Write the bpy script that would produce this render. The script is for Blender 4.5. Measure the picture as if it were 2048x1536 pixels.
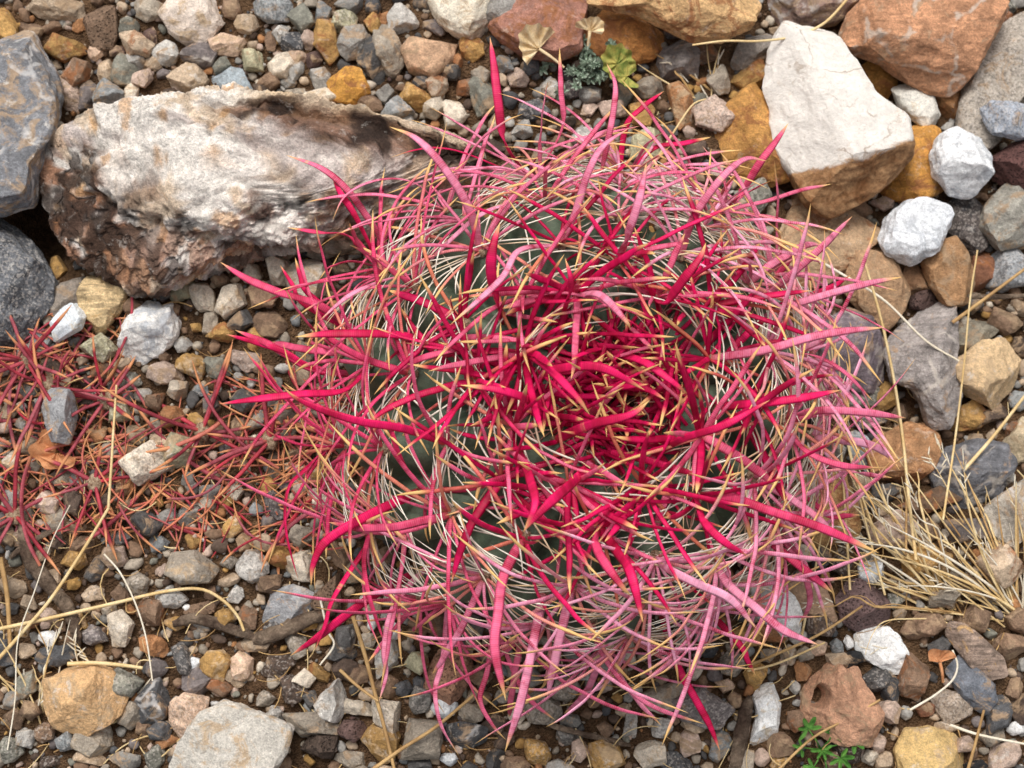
import bpy, bmesh, math, random
import numpy as np
from mathutils import Vector, Matrix
from mathutils.bvhtree import BVHTree

rad = math.radians
scene = bpy.context.scene
for o in list(bpy.data.objects):
    bpy.data.objects.remove(o)

# ------------------------------------------------------------------ camera
CAM_D, CAM_TILT, LENS = 1.15, 8.0, 55.2
cam_data = bpy.data.cameras.new('camera')
cam = bpy.data.objects.new('camera', cam_data)
scene.collection.objects.link(cam)
cam.location = (0, -CAM_D * math.sin(rad(CAM_TILT)), CAM_D * math.cos(rad(CAM_TILT)))
cam.rotation_euler = (rad(CAM_TILT), 0, 0)
cam_data.lens = LENS
cam_data.sensor_width = 36
cam_data.clip_start = 0.01
cam_data.clip_end = 200
cam_data.dof.use_dof = True
cam_data.dof.focus_distance = 1.03
cam_data.dof.aperture_fstop = 9.0
scene.camera = cam

# ------------------------------------------------------------------ sky and sun (bright overcast)
SUN_EL, SUN_AZ = 58.0, 15.0          # azimuth measured from +Y towards -X
world = bpy.data.worlds.new('World')
scene.world = world
world.use_nodes = True
wn, wl = world.node_tree.nodes, world.node_tree.links
wn.clear()
sky = wn.new('ShaderNodeTexSky')
sky.sky_type = 'NISHITA'
sky.sun_disc = False
sky.sun_elevation = rad(SUN_EL)
sky.sun_rotation = rad(-SUN_AZ)
sky.dust_density = 5.0
sky.air_density = 1.0
hs = wn.new('ShaderNodeHueSaturation')
hs.inputs['Saturation'].default_value = 0.18
bg = wn.new('ShaderNodeBackground')
bg.inputs['Strength'].default_value = 0.115
wo = wn.new('ShaderNodeOutputWorld')
wl.new(sky.outputs[0], hs.inputs['Color'])
wl.new(hs.outputs[0], bg.inputs['Color'])
wl.new(bg.outputs[0], wo.inputs['Surface'])

sun_data = bpy.data.lights.new('sun', 'SUN')
sun_data.energy = 1.5
sun_data.angle = rad(22)
sun_data.color = (1.0, 0.945, 0.875)
sun = bpy.data.objects.new('sun', sun_data)
scene.collection.objects.link(sun)
sd = Vector((-math.sin(rad(SUN_AZ)) * math.cos(rad(SUN_EL)), math.cos(rad(SUN_AZ)) * math.cos(rad(SUN_EL)), math.sin(rad(SUN_EL))))
sun.rotation_euler = sd.to_track_quat('Z', 'Y').to_euler()
sun.location = sd * 5

scene.view_settings.view_transform = 'Standard'
scene.view_settings.look = 'None'
scene.view_settings.exposure = 0.33
scene.view_settings.gamma = 1.0
scene.view_settings.use_curve_mapping = False
scene.cycles.max_bounces = 5
scene.cycles.diffuse_bounces = 3
scene.cycles.glossy_bounces = 2

# ------------------------------------------------------------------ helpers
rnd = random.Random(11)
nr = np.random.RandomState(5)
COL = scene.collection
CR = Matrix.Rotation(rad(CAM_TILT), 3, 'X')
CL = Vector(cam.location)

def ray(px, py):
    k = 36.0 / LENS / 2048.0
    return (CR @ Vector(((px - 1024) * k, -(py - 768) * k, -1.0))).normalized()

def at(px, py, z=0.0):
    """point of the place at height z that the photograph shows at (px, py)"""
    d = ray(px, py)
    return CL + d * ((z - CL.z) / d.z)

def lin(c):
    return tuple((v / 255 / 12.92) if v / 255 <= 0.04045 else ((v / 255 + 0.055) / 1.055) ** 2.4 for v in c)

def smooth(a, b, x):
    t = np.clip((x - a) / (b - a), 0, 1)
    return t * t * (3 - 2 * t)

def _h(i, s):
    n = (i[..., 0] * 374761393 + i[..., 1] * 668265263 + i[..., 2] * 2147483647 + s * 974711) & 0xFFFFFFFF
    n = ((n ^ (n >> 13)) * 1274126177) & 0xFFFFFFFF
    n = (n ^ (n >> 16)) & 0xFFFFFF
    return n / float(0xFFFFFF)

def vnoise(p, seed=0):
    p = np.asarray(p, dtype=np.float64)
    i = np.floor(p).astype(np.int64)
    f = p - i
    u = f * f * f * (f * (f * 6 - 15) + 10)
    r = 0
    for dx in (0, 1):
        wx = u[..., 0] if dx else 1 - u[..., 0]
        for dy in (0, 1):
            wy = u[..., 1] if dy else 1 - u[..., 1]
            for dz in (0, 1):
                wz = u[..., 2] if dz else 1 - u[..., 2]
                r = r + wx * wy * wz * _h(i + np.array((dx, dy, dz)), seed)
    return r * 2 - 1

def fbm(p, seed=0, octaves=4, gain=0.5):
    a, s, r = 1.0, 1.0, 0
    for k in range(octaves):
        r = r + a * vnoise(np.asarray(p) * s + 17.3 * k, seed + k * 31)
        a *= gain
        s *= 2.03
    return r

ICO = {}
def ico(sub):
    if sub not in ICO:
        bm = bmesh.new()
        bmesh.ops.create_icosphere(bm, subdivisions=sub, radius=1)
        bm.verts.ensure_lookup_table()
        V = np.array([v.co[:] for v in bm.verts])
        F = np.array([[v.index for v in f.verts] for f in bm.faces])
        bm.free()
        # a fixed turn so that no row of vertices lies along the axes
        R = np.array(Matrix.Rotation(0.7, 3, Vector((0.3, 0.8, 0.5)).normalized()))
        ICO[sub] = (V @ R.T, F)
    return ICO[sub]

def fast_mesh(name, V, F, smooth_shade=True, attrs=None, sharp=None):
    """V (n,3), F (m,k) arrays to a mesh; attrs = {name: (type, array)} on points"""
    V = np.asarray(V, dtype=np.float32)
    F = np.asarray(F, dtype=np.int32)
    me = bpy.data.meshes.new(name)
    n, m, k = len(V), len(F), F.shape[1]
    me.vertices.add(n)
    me.vertices.foreach_set('co', V.ravel())
    me.loops.add(m * k)
    me.loops.foreach_set('vertex_index', F.ravel())
    me.polygons.add(m)
    me.polygons.foreach_set('loop_start', np.arange(0, m * k, k, dtype=np.int32))
    me.polygons.foreach_set('loop_total', np.full(m, k, dtype=np.int32))
    me.polygons.foreach_set('use_smooth', np.full(m, smooth_shade))
    me.update(calc_edges=True)
    me.validate()
    if attrs:
        for an, (ty, arr) in attrs.items():
            a = me.attributes.new(an, ty, 'POINT')
            arr = np.asarray(arr, dtype=np.float32)
            if ty == 'FLOAT_COLOR':
                if arr.shape[1] == 3:
                    arr = np.c_[arr, np.ones(len(arr), dtype=np.float32)]
                a.data.foreach_set('color', arr.ravel())
            else:
                a.data.foreach_set('value', arr.ravel())
    if sharp is not None:
        me.set_sharp_from_angle(angle=sharp)
    return me

def link(name, me, mat=None, parent=None, loc=(0, 0, 0)):
    o = bpy.data.objects.new(name, me)
    COL.objects.link(o)
    o.location = loc
    if me is not None and mat is not None and len(me.materials) == 0:
        me.materials.append(mat)
    if parent is not None:
        o.parent = parent
    return o

def tag(o, label=None, cat=None, group=None, kind=None):
    if label: o['label'] = label
    if cat: o['category'] = cat
    if group: o['group'] = group
    if kind: o['kind'] = kind
    return o

# ------------------------------------------------------------------ materials
class NT:
    def __init__(self, name):
        self.m = bpy.data.materials.new(name)
        self.m.use_nodes = True
        self.t = self.m.node_tree
        self.t.nodes.clear()
        self.out = self.n('ShaderNodeOutputMaterial')
        self.b = self.n('ShaderNodeBsdfPrincipled')
        self.l(self.b.outputs[0], self.out.inputs[0])
    def n(self, ty, **kw):
        nd = self.t.nodes.new(ty)
        for k, v in kw.items():
            setattr(nd, k, v)
        return nd
    def l(self, a, b):
        self.t.links.new(a, b)
    def setv(self, sock, v):
        if hasattr(v, 'is_linked') or hasattr(v, 'links'):
            self.l(v, sock)
        else:
            sock.default_value = v
    def pos(self):
        return self.n('ShaderNodeNewGeometry').outputs['Position']
    def noise(self, vec, scale, detail=4, rough=0.55, dist=0.0):
        nd = self.n('ShaderNodeTexNoise')
        self.l(vec, nd.inputs['Vector'])
        nd.inputs['Scale'].default_value = scale
        nd.inputs['Detail'].default_value = detail
        nd.inputs['Roughness'].default_value = rough
        nd.inputs['Distortion'].default_value = dist
        return nd.outputs['Fac']
    def vor(self, vec, scale, feature='F1'):
        nd = self.n('ShaderNodeTexVoronoi', feature=feature)
        self.l(vec, nd.inputs['Vector'])
        nd.inputs['Scale'].default_value = scale
        return nd.outputs['Distance']
    def ramp(self, fac, a, b, lo=0.0, hi=1.0):
        nd = self.n('ShaderNodeMapRange', interpolation_type='SMOOTHSTEP')
        self.setv(nd.inputs['Value'], fac)
        nd.inputs['From Min'].default_value = a
        nd.inputs['From Max'].default_value = b
        nd.inputs['To Min'].default_value = lo
        nd.inputs['To Max'].default_value = hi
        return nd.outputs['Result']
    def math(self, op, a, b=0.0, c=0.0):
        nd = self.n('ShaderNodeMath', operation=op)
        self.setv(nd.inputs[0], a)
        self.setv(nd.inputs[1], b)
        self.setv(nd.inputs[2], c)
        return nd.outputs[0]
    def mix(self, fac, a, b, blend='MIX'):
        nd = self.n('ShaderNodeMix', data_type='RGBA', blend_type=blend)
        self.setv(nd.inputs['Factor'], fac)
        for i, v in ((6, a), (7, b)):
            if isinstance(v, tuple):
                nd.inputs[i].default_value = (*v[:3], 1)
            else:
                self.l(v, nd.inputs[i])
        return nd.outputs[2]
    def attr(self, name, out='Fac'):
        nd = self.n('ShaderNodeAttribute', attribute_name=name)
        return nd.outputs[out]
    def gain(self, col, f):
        """multiply colour by scalar socket"""
        nd = self.n('ShaderNodeVectorMath', operation='SCALE')
        self.l(col, nd.inputs[0])
        self.setv(nd.inputs['Scale'], f)
        return nd.outputs[0]
    def bump(self, height, dist, strength=1.0):
        nd = self.n('ShaderNodeBump')
        nd.inputs['Strength'].default_value = strength
        nd.inputs['Distance'].default_value = dist
        self.l(height, nd.inputs['Height'])
        self.l(nd.outputs[0], self.b.inputs['Normal'])
    def done(self, col, rough=0.85, spec=0.25):
        self.setv(self.b.inputs['Base Color'], (*col, 1) if isinstance(col, tuple) else col)
        self.setv(self.b.inputs['Roughness'], rough)
        self.b.inputs['Specular IOR Level'].default_value = spec
        return self.m

def rock_mat(name, contrast=0.5, stain=None, stain_amt=0.0, vein=None, vein_amt=0.0, speck=0.0, pits=0.0,
             source='object', rough=0.85, bump=0.0016, pale=0.0, band=0.0):
    t = NT(name)
    p = t.pos()
    if source == 'object':
        base = t.n('ShaderNodeObjectInfo').outputs['Color']
    else:
        base = t.attr(source, 'Color')
    n1 = t.noise(p, 70, 5, 0.68, 0.6)
    n2 = t.noise(p, 330, 4, 0.7)
    n3 = t.noise(p, 850, 4, 0.75)
    col = t.gain(base, t.ramp(n1, 0.25, 0.78, 1 - contrast, 1 + contrast))
    col = t.gain(col, t.ramp(n2, 0.2, 0.8, 0.72, 1.3))
    col = t.gain(col, t.ramp(n3, 0.25, 0.75, 0.70, 1.28))
    if band:
        nd = t.n('ShaderNodeMapping')
        t.l(p, nd.inputs['Vector'])
        nd.inputs['Rotation'].default_value = (0.5, 0.3, 0.9)
        nd.inputs['Scale'].default_value = (1.0, 6.0, 1.0)
        nb = t.noise(nd.outputs[0], 55, 5, 0.6, 0.8)
        col = t.gain(col, t.ramp(nb, 0.3, 0.7, 1 - band, 1 + band))
    if stain is not None:
        ns = t.noise(p, 48, 5, 0.72, 1.1)
        f = t.ramp(ns, 0.62 - 0.25 * stain_amt, 0.72 - 0.2 * stain_amt, 0, 0.85)
        col = t.mix(f, col, t.gain(t.n_rgb(stain), t.ramp(n2, 0.2, 0.8, 0.7, 1.3)))
    if pale:
        npl = t.noise(p, 95, 5, 0.75, 0.5)
        f = t.ramp(npl, 0.56, 0.68, 0, pale)
        col = t.mix(f, col, lin((226, 220, 212)))
    if vein is not None:
        nd = t.n('ShaderNodeVectorMath', operation='MULTIPLY_ADD')
        nz = t.n('ShaderNodeTexNoise')
        t.l(p, nz.inputs['Vector'])
        nz.inputs['Scale'].default_value = 40
        nz.inputs['Detail'].default_value = 4
        t.l(nz.outputs['Color'], nd.inputs[0])
        nd.inputs[1].default_value = (0.03, 0.03, 0.03)
        t.l(p, nd.inputs[2])
        d = t.vor(nd.outputs[0], 22, 'DISTANCE_TO_EDGE')
        f = t.ramp(d, 0.012, 0.05, vein_amt, 0)
        f = t.math('MULTIPLY', f, t.ramp(t.noise(p, 60, 3), 0.42, 0.58))
        col = t.mix(f, col, vein)
    if speck:
        nd = t.n('ShaderNodeTexVoronoi', feature='F1')
        t.l(p, nd.inputs['Vector'])
        nd.inputs['Scale'].default_value = 700
        sep = t.n('ShaderNodeSeparateColor')
        t.l(nd.outputs['Color'], sep.inputs[0])
        f = t.ramp(sep.outputs[0], 0.62, 0.72, 0, speck)
        col = t.mix(f, col, lin((38, 37, 38)))
        f = t.ramp(sep.outputs[1], 0.72, 0.8, 0, speck * 0.7)
        col = t.mix(f, col, lin((225, 215, 205)))
    h = t.math('ADD', t.math('MULTIPLY', n1, 1.3), t.math('ADD', t.math('MULTIPLY', n2, 0.8), t.math('MULTIPLY', n3, 0.25)))
    if pits:
        v = t.vor(p, 420)
        pf = t.ramp(v, 0.15, 0.42, 0, 1)
        h = t.math('ADD', h, t.math('MULTIPLY', pf, pits))
        col = t.gain(col, t.ramp(v, 0.1, 0.4, 1 - 0.45 * pits, 1.0))
    t.bump(h, bump)
    return t.done(col, rough, 0.3)

def n_rgb(self, c):
    nd = self.n('ShaderNodeRGB')
    nd.outputs[0].default_value = (*c, 1)
    return nd.outputs[0]
NT.n_rgb = n_rgb

RUST = lin((150, 98, 62))
TANS = lin((190, 150, 105))
WHT = lin((232, 228, 222))
MAT = {
    'p': rock_mat('stone_plain', 0.34, stain=lin((168, 142, 114)), stain_amt=0.5),
    'o': rock_mat('stone_ochre', 0.36, stain=RUST, stain_amt=0.55, pale=0.25),
    'q': rock_mat('stone_quartz', 0.14, stain=lin((200, 182, 154)), stain_amt=0.24, bump=0.0009, rough=0.6),
    's': rock_mat('stone_speckled', 0.28, speck=0.36, bump=0.0008, stain=lin((168, 142, 114)), stain_amt=0.3),
    'v': rock_mat('stone_veined', 0.40, vein=lin((212, 202, 190)), vein_amt=0.55, band=0.2, stain=lin((176, 146, 118)), stain_amt=0.25),
    'x': rock_mat('stone_vesicular', 0.25, pits=0.9),
    'm': rock_mat('stone_marble', 0.16, stain=lin((176, 180, 186)), stain_amt=0.5, band=0.10, bump=0.0014, rough=0.7),
    'w': rock_mat('stone_chalky', 0.16, stain=lin((186, 160, 128)), stain_amt=0.5, pale=0.5),
    'b': rock_mat('stone_banded', 0.3, band=0.42, stain=lin((205, 165, 110)), stain_amt=0.3),
    'g': rock_mat('stone_patched_grey', 0.42, stain=lin((176, 150, 122)), stain_amt=0.62, pale=0.65, vein=lin((215, 212, 210)), vein_amt=0.6),
    'k': rock_mat('stone_dark_lichen', 0.5, stain=lin((60, 60, 64)), stain_amt=0.55, pale=0.55, speck=0.35),
    'attr': rock_mat('stone_crust', 0.30, source='tone', bump=0.0024, pale=0.3),
}

t = NT('gravel_mixed')
p = t.pos()
n2 = t.noise(p, 420, 3, 0.7)
MAT['gravel'] = t.done(t.gain(t.attr('tone', 'Color'), t.ramp(n2, 0.25, 0.75, 0.65, 1.25)), 0.9, 0.15)

PAL = {
    'tan': ((196, 168, 138), 'tan'), 'crm': ((222, 206, 184), 'cream'), 'wht': ((232, 232, 232), 'white'),
    'och': ((198, 146, 72), 'ochre'), 'org': ((192, 126, 74), 'orange-brown'), 'brn': ((146, 112, 86), 'brown'),
    'dbr': ((98, 78, 66), 'dark brown'), 'gry': ((150, 146, 140), 'grey'), 'lgr': ((192, 188, 182), 'pale grey'),
    'dgr': ((94, 92, 92), 'dark grey'), 'bgr': ((146, 151, 154), 'blue-grey'), 'slt': ((86, 87, 91), 'slate-coloured'),
    'ggr': ((134, 133, 120), 'greenish grey'), 'olv': ((176, 170, 134), 'olive'), 'pnk': ((200, 170, 152), 'pinkish'),
    'mar': ((108, 80, 74), 'maroon'), 'pch': ((220, 180, 150), 'peach'), 'pur': ((126, 115, 114), 'purplish grey'),
    'blk': ((50, 50, 53), 'black'), 'rst': ((152, 92, 62), 'rust-red'), 'gtn': ((172, 158, 140), 'greyish tan'),
    'bwt': ((214, 220, 226), 'bluish white'),
}

def soft(c, k=0.74):
    g = 0.35 * c[0] + 0.45 * c[1] + 0.2 * c[2]
    w = (g * 1.03, g, g * 0.95)
    return tuple(w[i] + (c[i] - w[i]) * k for i in range(3))

# ------------------------------------------------------------------ terrain height
def gh(x, y):
    x = np.asarray(x, dtype=float)
    y = np.asarray(y, dtype=float)
    z = -0.034 * smooth(0.15, 0.24, x) * smooth(-0.13, -0.03, y)
    z = z - 0.012 * smooth(0.0, 0.1, x) * smooth(0.15, 0.25, y)
    z = z - 0.050 * np.exp(-(((x + 0.352) / 0.03) ** 2 + ((y - 0.122) / 0.035) ** 2))
    p = np.stack([x, y, np.zeros_like(x)], -1)
    return z + 0.0035 * vnoise(p * 14, 3) + 0.0015 * vnoise(p * 45, 4)

def ground_z(px, py):
    q = at(px, py, 0)
    return float(gh(q.x, q.y))

# ground sheet: fine in the middle, stretching far out
def axis():
    fine = np.arange(-0.66, 0.6601, 0.006)
    far = np.array([0.7, 0.8, 1.0, 1.4, 2.2, 4, 8, 16, 30, 60])
    return np.r_[-far[::-1], fine, far]
ax = axis()
gx, gy = np.meshgrid(ax, ax, indexing='ij')
gz = gh(gx, gy)
gz = gz + 0.0012 * fbm(np.stack([gx, gy, gx * 0], -1) * 140, 9, 2)
n = len(ax)
gv = np.stack([gx, gy, gz], -1).reshape(-1, 3)
ii, jj = np.meshgrid(np.arange(n - 1), np.arange(n - 1), indexing='ij')
a0 = (ii * n + jj).ravel()
gf = np.stack([a0, a0 + n, a0 + n + 1, a0 + 1], -1)
t = NT('soil')
p = t.pos()
s1, s2, s3 = t.noise(p, 40, 6, 0.65), t.noise(p, 260, 5, 0.75), t.vor(p, 620)
c = t.mix(t.ramp(s1, 0.3, 0.7), lin((80, 60, 45)), lin((130, 102, 76)))
c = t.gain(c, t.ramp(s2, 0.2, 0.8, 0.5, 1.45))
t.bump(t.math('ADD', s2, t.math('MULTIPLY', s3, -0.8)), 0.004)
ground = link('ground', fast_mesh('ground', gv, gf), t.done(c, 0.95, 0.1))
tag(ground, 'bare brown soil under the gravel', None, kind='structure')

# ------------------------------------------------------------------ stones
def poly_radius(poly, th):
    """distance from origin to a star-shaped outline along each angle"""
    P = np.asarray(poly)
    Q = np.roll(P, -1, axis=0)
    d = np.stack([np.cos(th), np.sin(th)], -1)
    e = Q - P
    den = d[:, None, 0] * e[None, :, 1] - d[:, None, 1] * e[None, :, 0]
    den = np.where(np.abs(den) < 1e-12, 1e-12, den)
    tt = (P[None, :, 0] * e[None, :, 1] - P[None, :, 1] * e[None, :, 0]) / den
    uu = (P[None, :, 0] * d[:, None, 1] - P[None, :, 1] * d[:, None, 0]) / den
    ok = (tt > 0) & (uu >= -1e-6) & (uu <= 1 + 1e-6)
    return np.max(np.where(ok, tt, 0), axis=1)

def stone_verts(poly, height, seed, sub, cuts=6, rough=0.05, pw=2.7, planes=()):
    """an angular stone: outline poly (metres, round its middle), facets by cutting planes, broken surface by noise"""
    V, F = ico(sub)
    r0 = random.Random(seed)
    th = np.arctan2(V[:, 1], V[:, 0])
    # slightly rounded outline
    R = np.mean([poly_radius(poly, th + k) for k in (-0.04, 0, 0.04)], axis=0) * 1.04
    s = (1 - np.clip(np.abs(V[:, 2]), 0, 1) ** pw) ** (1 / pw)
    X = np.stack([R * s * np.cos(th), R * s * np.sin(th), V[:, 2] * height / 2], -1)
    size = float(np.mean(R))
    sc = np.array([size, size, height / 2])
    Y = X / sc
    todo = [(np.array(n, float) / np.linalg.norm(n), f) for n, f in planes]
    for k in range(cuts):
        az = r0.uniform(0, 6.283)
        nz = r0.uniform(0.15, 0.95)
        h = math.sqrt(1 - nz * nz)
        todo.append((np.array((h * math.cos(az), h * math.sin(az), nz)), r0.uniform(0.60, 0.86)))
    for nrm, f in todo:
        d = Y @ nrm
        off = d.max() * f
        over = np.clip(d - off, 0, None)
        Y = Y - np.outer(over * 0.985, nrm)
    o = np.array([seed * 1.37 % 50, seed * 0.71 % 50, seed * 0.31 % 50])
    dirs = Y / (np.linalg.norm(Y, axis=1, keepdims=True) + 1e-9)
    nz = fbm(Y * 1.7 + o, seed, 5 if sub >= 5 else 3, 0.52)
    rid = 1 - np.abs(vnoise(Y * 2.6 + o, seed + 5)) * 2
    Y = Y + dirs * (rough * nz + 0.3 * rough * rid)[:, None]
    return Y * sc, F

OCC = np.zeros((640, 520), bool)          # 2 mm cells, what already lies on the ground
def cell(x, y):
    return (np.asarray(x) + 0.64) / 0.002, (np.asarray(y) + 0.52) / 0.002
def mark_poly(P, cx, cy, k=0.95):
    P = np.asarray(P)
    i, j = cell(cx, cy)
    m = int(np.max(np.abs(P)) / 0.002) + 2
    I, J = np.meshgrid(np.arange(int(i) - m, int(i) + m), np.arange(int(j) - m, int(j) + m), indexing='ij')
    dx, dy = (I - i) * 0.002, (J - j) * 0.002
    R = poly_radius(P, np.arctan2(dy, dx).ravel()).reshape(dx.shape)
    ins = np.hypot(dx, dy) < R * k
    I, J = np.clip(I, 0, 639), np.clip(J, 0, 519)
    OCC[I[ins], J[ins]] = True

LAND = []                                 # landmarks that labels of small stones refer to
def rock(label, pts, colour, mat='p', h=0.7, lift=0.0, sink=0.25, land=None, seed=None, sub=5, cuts=9, rough=0.055, pw=3.1, planes=(), name='rock', cat='rock', group=None, hole=None):
    """pts: outline in the photograph; h: thickness over its smaller breadth"""
    P = np.array(pts, float)
    c = P.mean(0)
    mn = math.sqrt(max(1e-6, np.linalg.eigvalsh(np.cov(P.T))[0])) * 2.6 * 0.000366
    H = mn * h
    g = ground_z(*c) + lift
    zc = g + H * (0.5 - sink)
    W = np.array([tuple(at(x, y, zc))[:2] for x, y in pts])
    c0 = at(c[0], c[1], zc)
    L = (W - np.array([c0.x, c0.y])) * (1.05 if cat == 'rock' else 1.0)
    seed = seed if seed is not None else int(c[0] * 7 + c[1] * 13)
    V, F = stone_verts(L, H, seed, sub, cuts, rough, pw, planes)
    if hole:
        hp = at(hole[0], hole[1], zc + H * 0.35)
        d2 = (V[:, 0] - (hp.x - c0.x)) ** 2 + (V[:, 1] - (hp.y - c0.y)) ** 2
        V = V.copy()
        V[:, 2] -= np.where(V[:, 2] > 0, hole[3] * smooth(1.6, 0.5, np.sqrt(d2) / (hole[2] * 0.00036)), 0)
    o = link(name, fast_mesh(name, V, F, sharp=0.40), MAT[mat], loc=(c0.x, c0.y, zc))
    col = PAL[colour][0] if isinstance(colour, str) else colour
    o.color = (*lin(col), 1)
    tag(o, label, cat, group)
    mark_poly(L, c0.x, c0.y)
    if land: LAND.append((c[0], c[1], land))
    return o

# ---- the large rocks, each with its own outline
R_ = rock
R_('big grey rock with tan and white bands standing beside the long crusted rock', [(-110,110),(-40,100),(0,92),(62,62),(85,110),(108,195),(100,270),(68,330),(62,388),(0,408),(-110,390)], (128,129,133), 'g', 0.75, 0.012, land='the big grey banded rock', cuts=5, sub=6, planes=[((0.1,0.05,1),0.72)])
R_('dark grey rock blotched with white, below the banded grey rock', [(-110,430),(-30,415),(28,448),(70,515),(98,560),(98,600),(60,650),(15,705),(-110,720)], (108,110,114), 'k', 0.6, 0.004, land='the blotched dark grey rock', sub=6, cuts=5, planes=[((0.1,0.0,1),0.7)])
R_('cream quartz slab with straight sides beside the red-brown block', [(868,-40),(992,-40),(980,30),(972,66),(950,78),(905,62),(880,45),(864,10)], (232,222,202), 'w', 0.7, land='the cream quartz slab', cuts=4)
R_('grey-brown stone wedged between cream slab and red-brown block', [(975,15),(1000,-30),(1045,-30),(1052,12),(1030,48),(995,52),(978,40)], 'gry', 'p', 0.8, 0.008)
R_('red-brown block under the pale fan-shaped dead leaf', [(1040,-40),(1168,-40),(1164,50),(1154,98),(1110,116),(1060,108),(1000,75),(985,52),(1020,30)], (164,118,102), 'o', 0.7, land='the red-brown block', cuts=4, sub=6, planes=[((0,0,1),0.7)])
R_('ochre rock behind the grey-green seedling', [(1162,38),(1200,20),(1290,30),(1345,58),(1342,86),(1300,115),(1240,128),(1195,105),(1165,70)], (192,132,74), 'o', 0.8, land='the ochre rock behind the seedling')
R_('large tan and ochre rock with pale crumbly patches', [(1175,-60),(1515,-60),(1512,15),(1488,58),(1440,78),(1385,70),(1330,45),(1270,15),(1190,8)], (208,170,122), 'o', 0.75, 0.03, land='the large tan and ochre rock', sub=6, rough=0.09)
R_('dark grey angular stone below the large tan and ochre rock', [(1308,130),(1330,95),(1368,78),(1396,105),(1394,148),(1362,160),(1325,152)], (128,120,116), 'v', 0.8)
R_('grey angular stone beside the big white rock, straw across it', [(1463,132),(1480,88),(1520,62),(1572,50),(1572,95),(1530,122),(1485,138)], (150,142,134), 'p', 0.8, 0.01)
R_('mottled maroon and cream rock behind the big white rock', [(1530,-60),(1720,-60),(1712,0),(1670,40),(1590,52),(1535,25)], (150,125,115), 'g', 0.7, 0.01)
R_('big orange-brown rock with white vein', [(1700,60),(1728,10),(1790,-50),(2030,-50),(2004,15),(1965,85),(1935,145),(1895,178),(1845,162),(1770,112),(1706,88)], (192,142,108), 'v', 0.75, 0.028, land='the big orange-brown rock', sub=6, cuts=4, rough=0.06, planes=[((0.05,0.05,1),0.66),((0.5,-0.5,0.7),0.85)])
R_('long pale grey slab leaning beside the big orange-brown rock', [(1992,52),(2048,28),(2110,40),(2100,120),(2040,190),(2000,270),(1972,296),(1918,268),(1925,205),(1955,130)], (172,162,150), 's', 0.55, 0.008, land='the long pale grey slab', planes=[((0.2,0,1),0.6)], cuts=3)
R_('ochre rock half under the big white rock', [(1420,290),(1450,225),(1490,188),(1540,172),(1556,240),(1570,310),(1585,350),(1520,368),(1450,345)], (194,144,82), 'o', 0.7, land='the ochre rock half under the white one')
R_('smooth white wedge stone between the orange-brown rock and white cobble', [(1788,180),(1798,160),(1825,165),(1862,195),(1886,235),(1882,268),(1845,250),(1805,218)], (226,222,212), 'q', 0.8, 0.012, land='the white wedge stone')
R_('white blocky cobble beside the dark maroon rock', [(1866,310),(1880,275),(1905,263),(1952,282),(1980,310),(1978,350),(1942,390),(1905,382),(1872,345)], (232,233,234), 'm', 0.9, 0.022, land='the white blocky cobble', cuts=4, rough=0.06, pw=3.6)
R_('ochre rock tucked under the big white rock and white cobble', [(1758,372),(1790,300),(1825,240),(1880,268),(1868,320),(1888,370),(1840,405),(1795,395)], (196,142,72), 'o', 0.8, 0.004, land='the ochre rock under the cobble')
R_('small ochre stone pinched under the orange-brown rock', [(1722,135),(1750,122),(1788,142),(1792,170),(1765,210),(1735,192)], (188,136,72), 'o', 0.9)
R_('brown stone under the tip of the orange-brown rock', [(1866,178),(1920,170),(1932,200),(1905,240),(1870,222)], (165,120,80), 'o', 0.9)
R_('rounded bluish white stone below the big white rock', [(1762,472),(1775,440),(1815,408),(1852,396),(1892,420),(1904,448),(1880,492),(1825,522),(1775,505)], (224,227,231), 'm', 0.8, 0.018, land='the rounded bluish white stone', rough=0.08, cuts=4, pw=2.6)
R_('blue-grey stone with black spots on the pale slab', [(1960,218),(1985,205),(2048,208),(2110,215),(2100,262),(2040,275),(1990,262)], (160,166,176), 's', 0.8, 0.03)
R_('dark maroon rock beside the white blocky cobble', [(1985,315),(2020,285),(2110,270),(2110,370),(2040,382),(1990,350)], (96,66,62), 'x', 0.8, 0.012, land='the dark maroon rock')
R_('flat tan rock half under the pink spines and big white rock', [(1545,440),(1575,385),(1620,378),(1690,420),(1762,470),(1715,508),(1650,560),(1585,575),(1545,510)], (190,160,128), 'o', 0.6, land='the flat tan rock', planes=[((0,0,1),0.6)])
R_('knobbly tan-brown rock beside the dry grass stems', [(1685,515),(1715,480),(1755,488),(1792,530),(1816,572),(1802,620),(1776,654),(1735,628),(1690,575)], (186,150,116), 'p', 0.8, 0.006, land='the knobbly tan-brown rock', rough=0.07)
R_('smooth brown oblong stone beside the knobbly rock', [(1848,520),(1875,490),(1908,480),(1932,520),(1950,565),(1935,602),(1895,610),(1865,570)], (166,128,92), 'p', 0.9, 0.012, land='the smooth brown oblong stone', cuts=3)
R_('brown stone behind the knobbly tan-brown rock', [(1782,525),(1815,515),(1862,560),(1862,590),(1820,596)], (156,120,90), 'p', 0.8)
R_('greenish grey stone above the blue-grey speckled rock', [(1966,450),(1975,410),(2012,372),(2070,355),(2110,430),(2060,478),(2006,496)], (158,154,144), 'p', 0.8, 0.006, land='the greenish grey stone')
R_('dark brown-grey stone beside the bluish white stone', [(1885,415),(1935,392),(1968,420),(1970,490),(1930,520),(1892,490)], (98,90,86), 'k', 0.8)
R_('blue-grey speckled rock at the foot of the greenish grey stone', [(1972,520),(2010,495),(2070,488),(2075,560),(2010,578),(1978,570)], (152,154,156), 's', 0.8)
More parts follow.
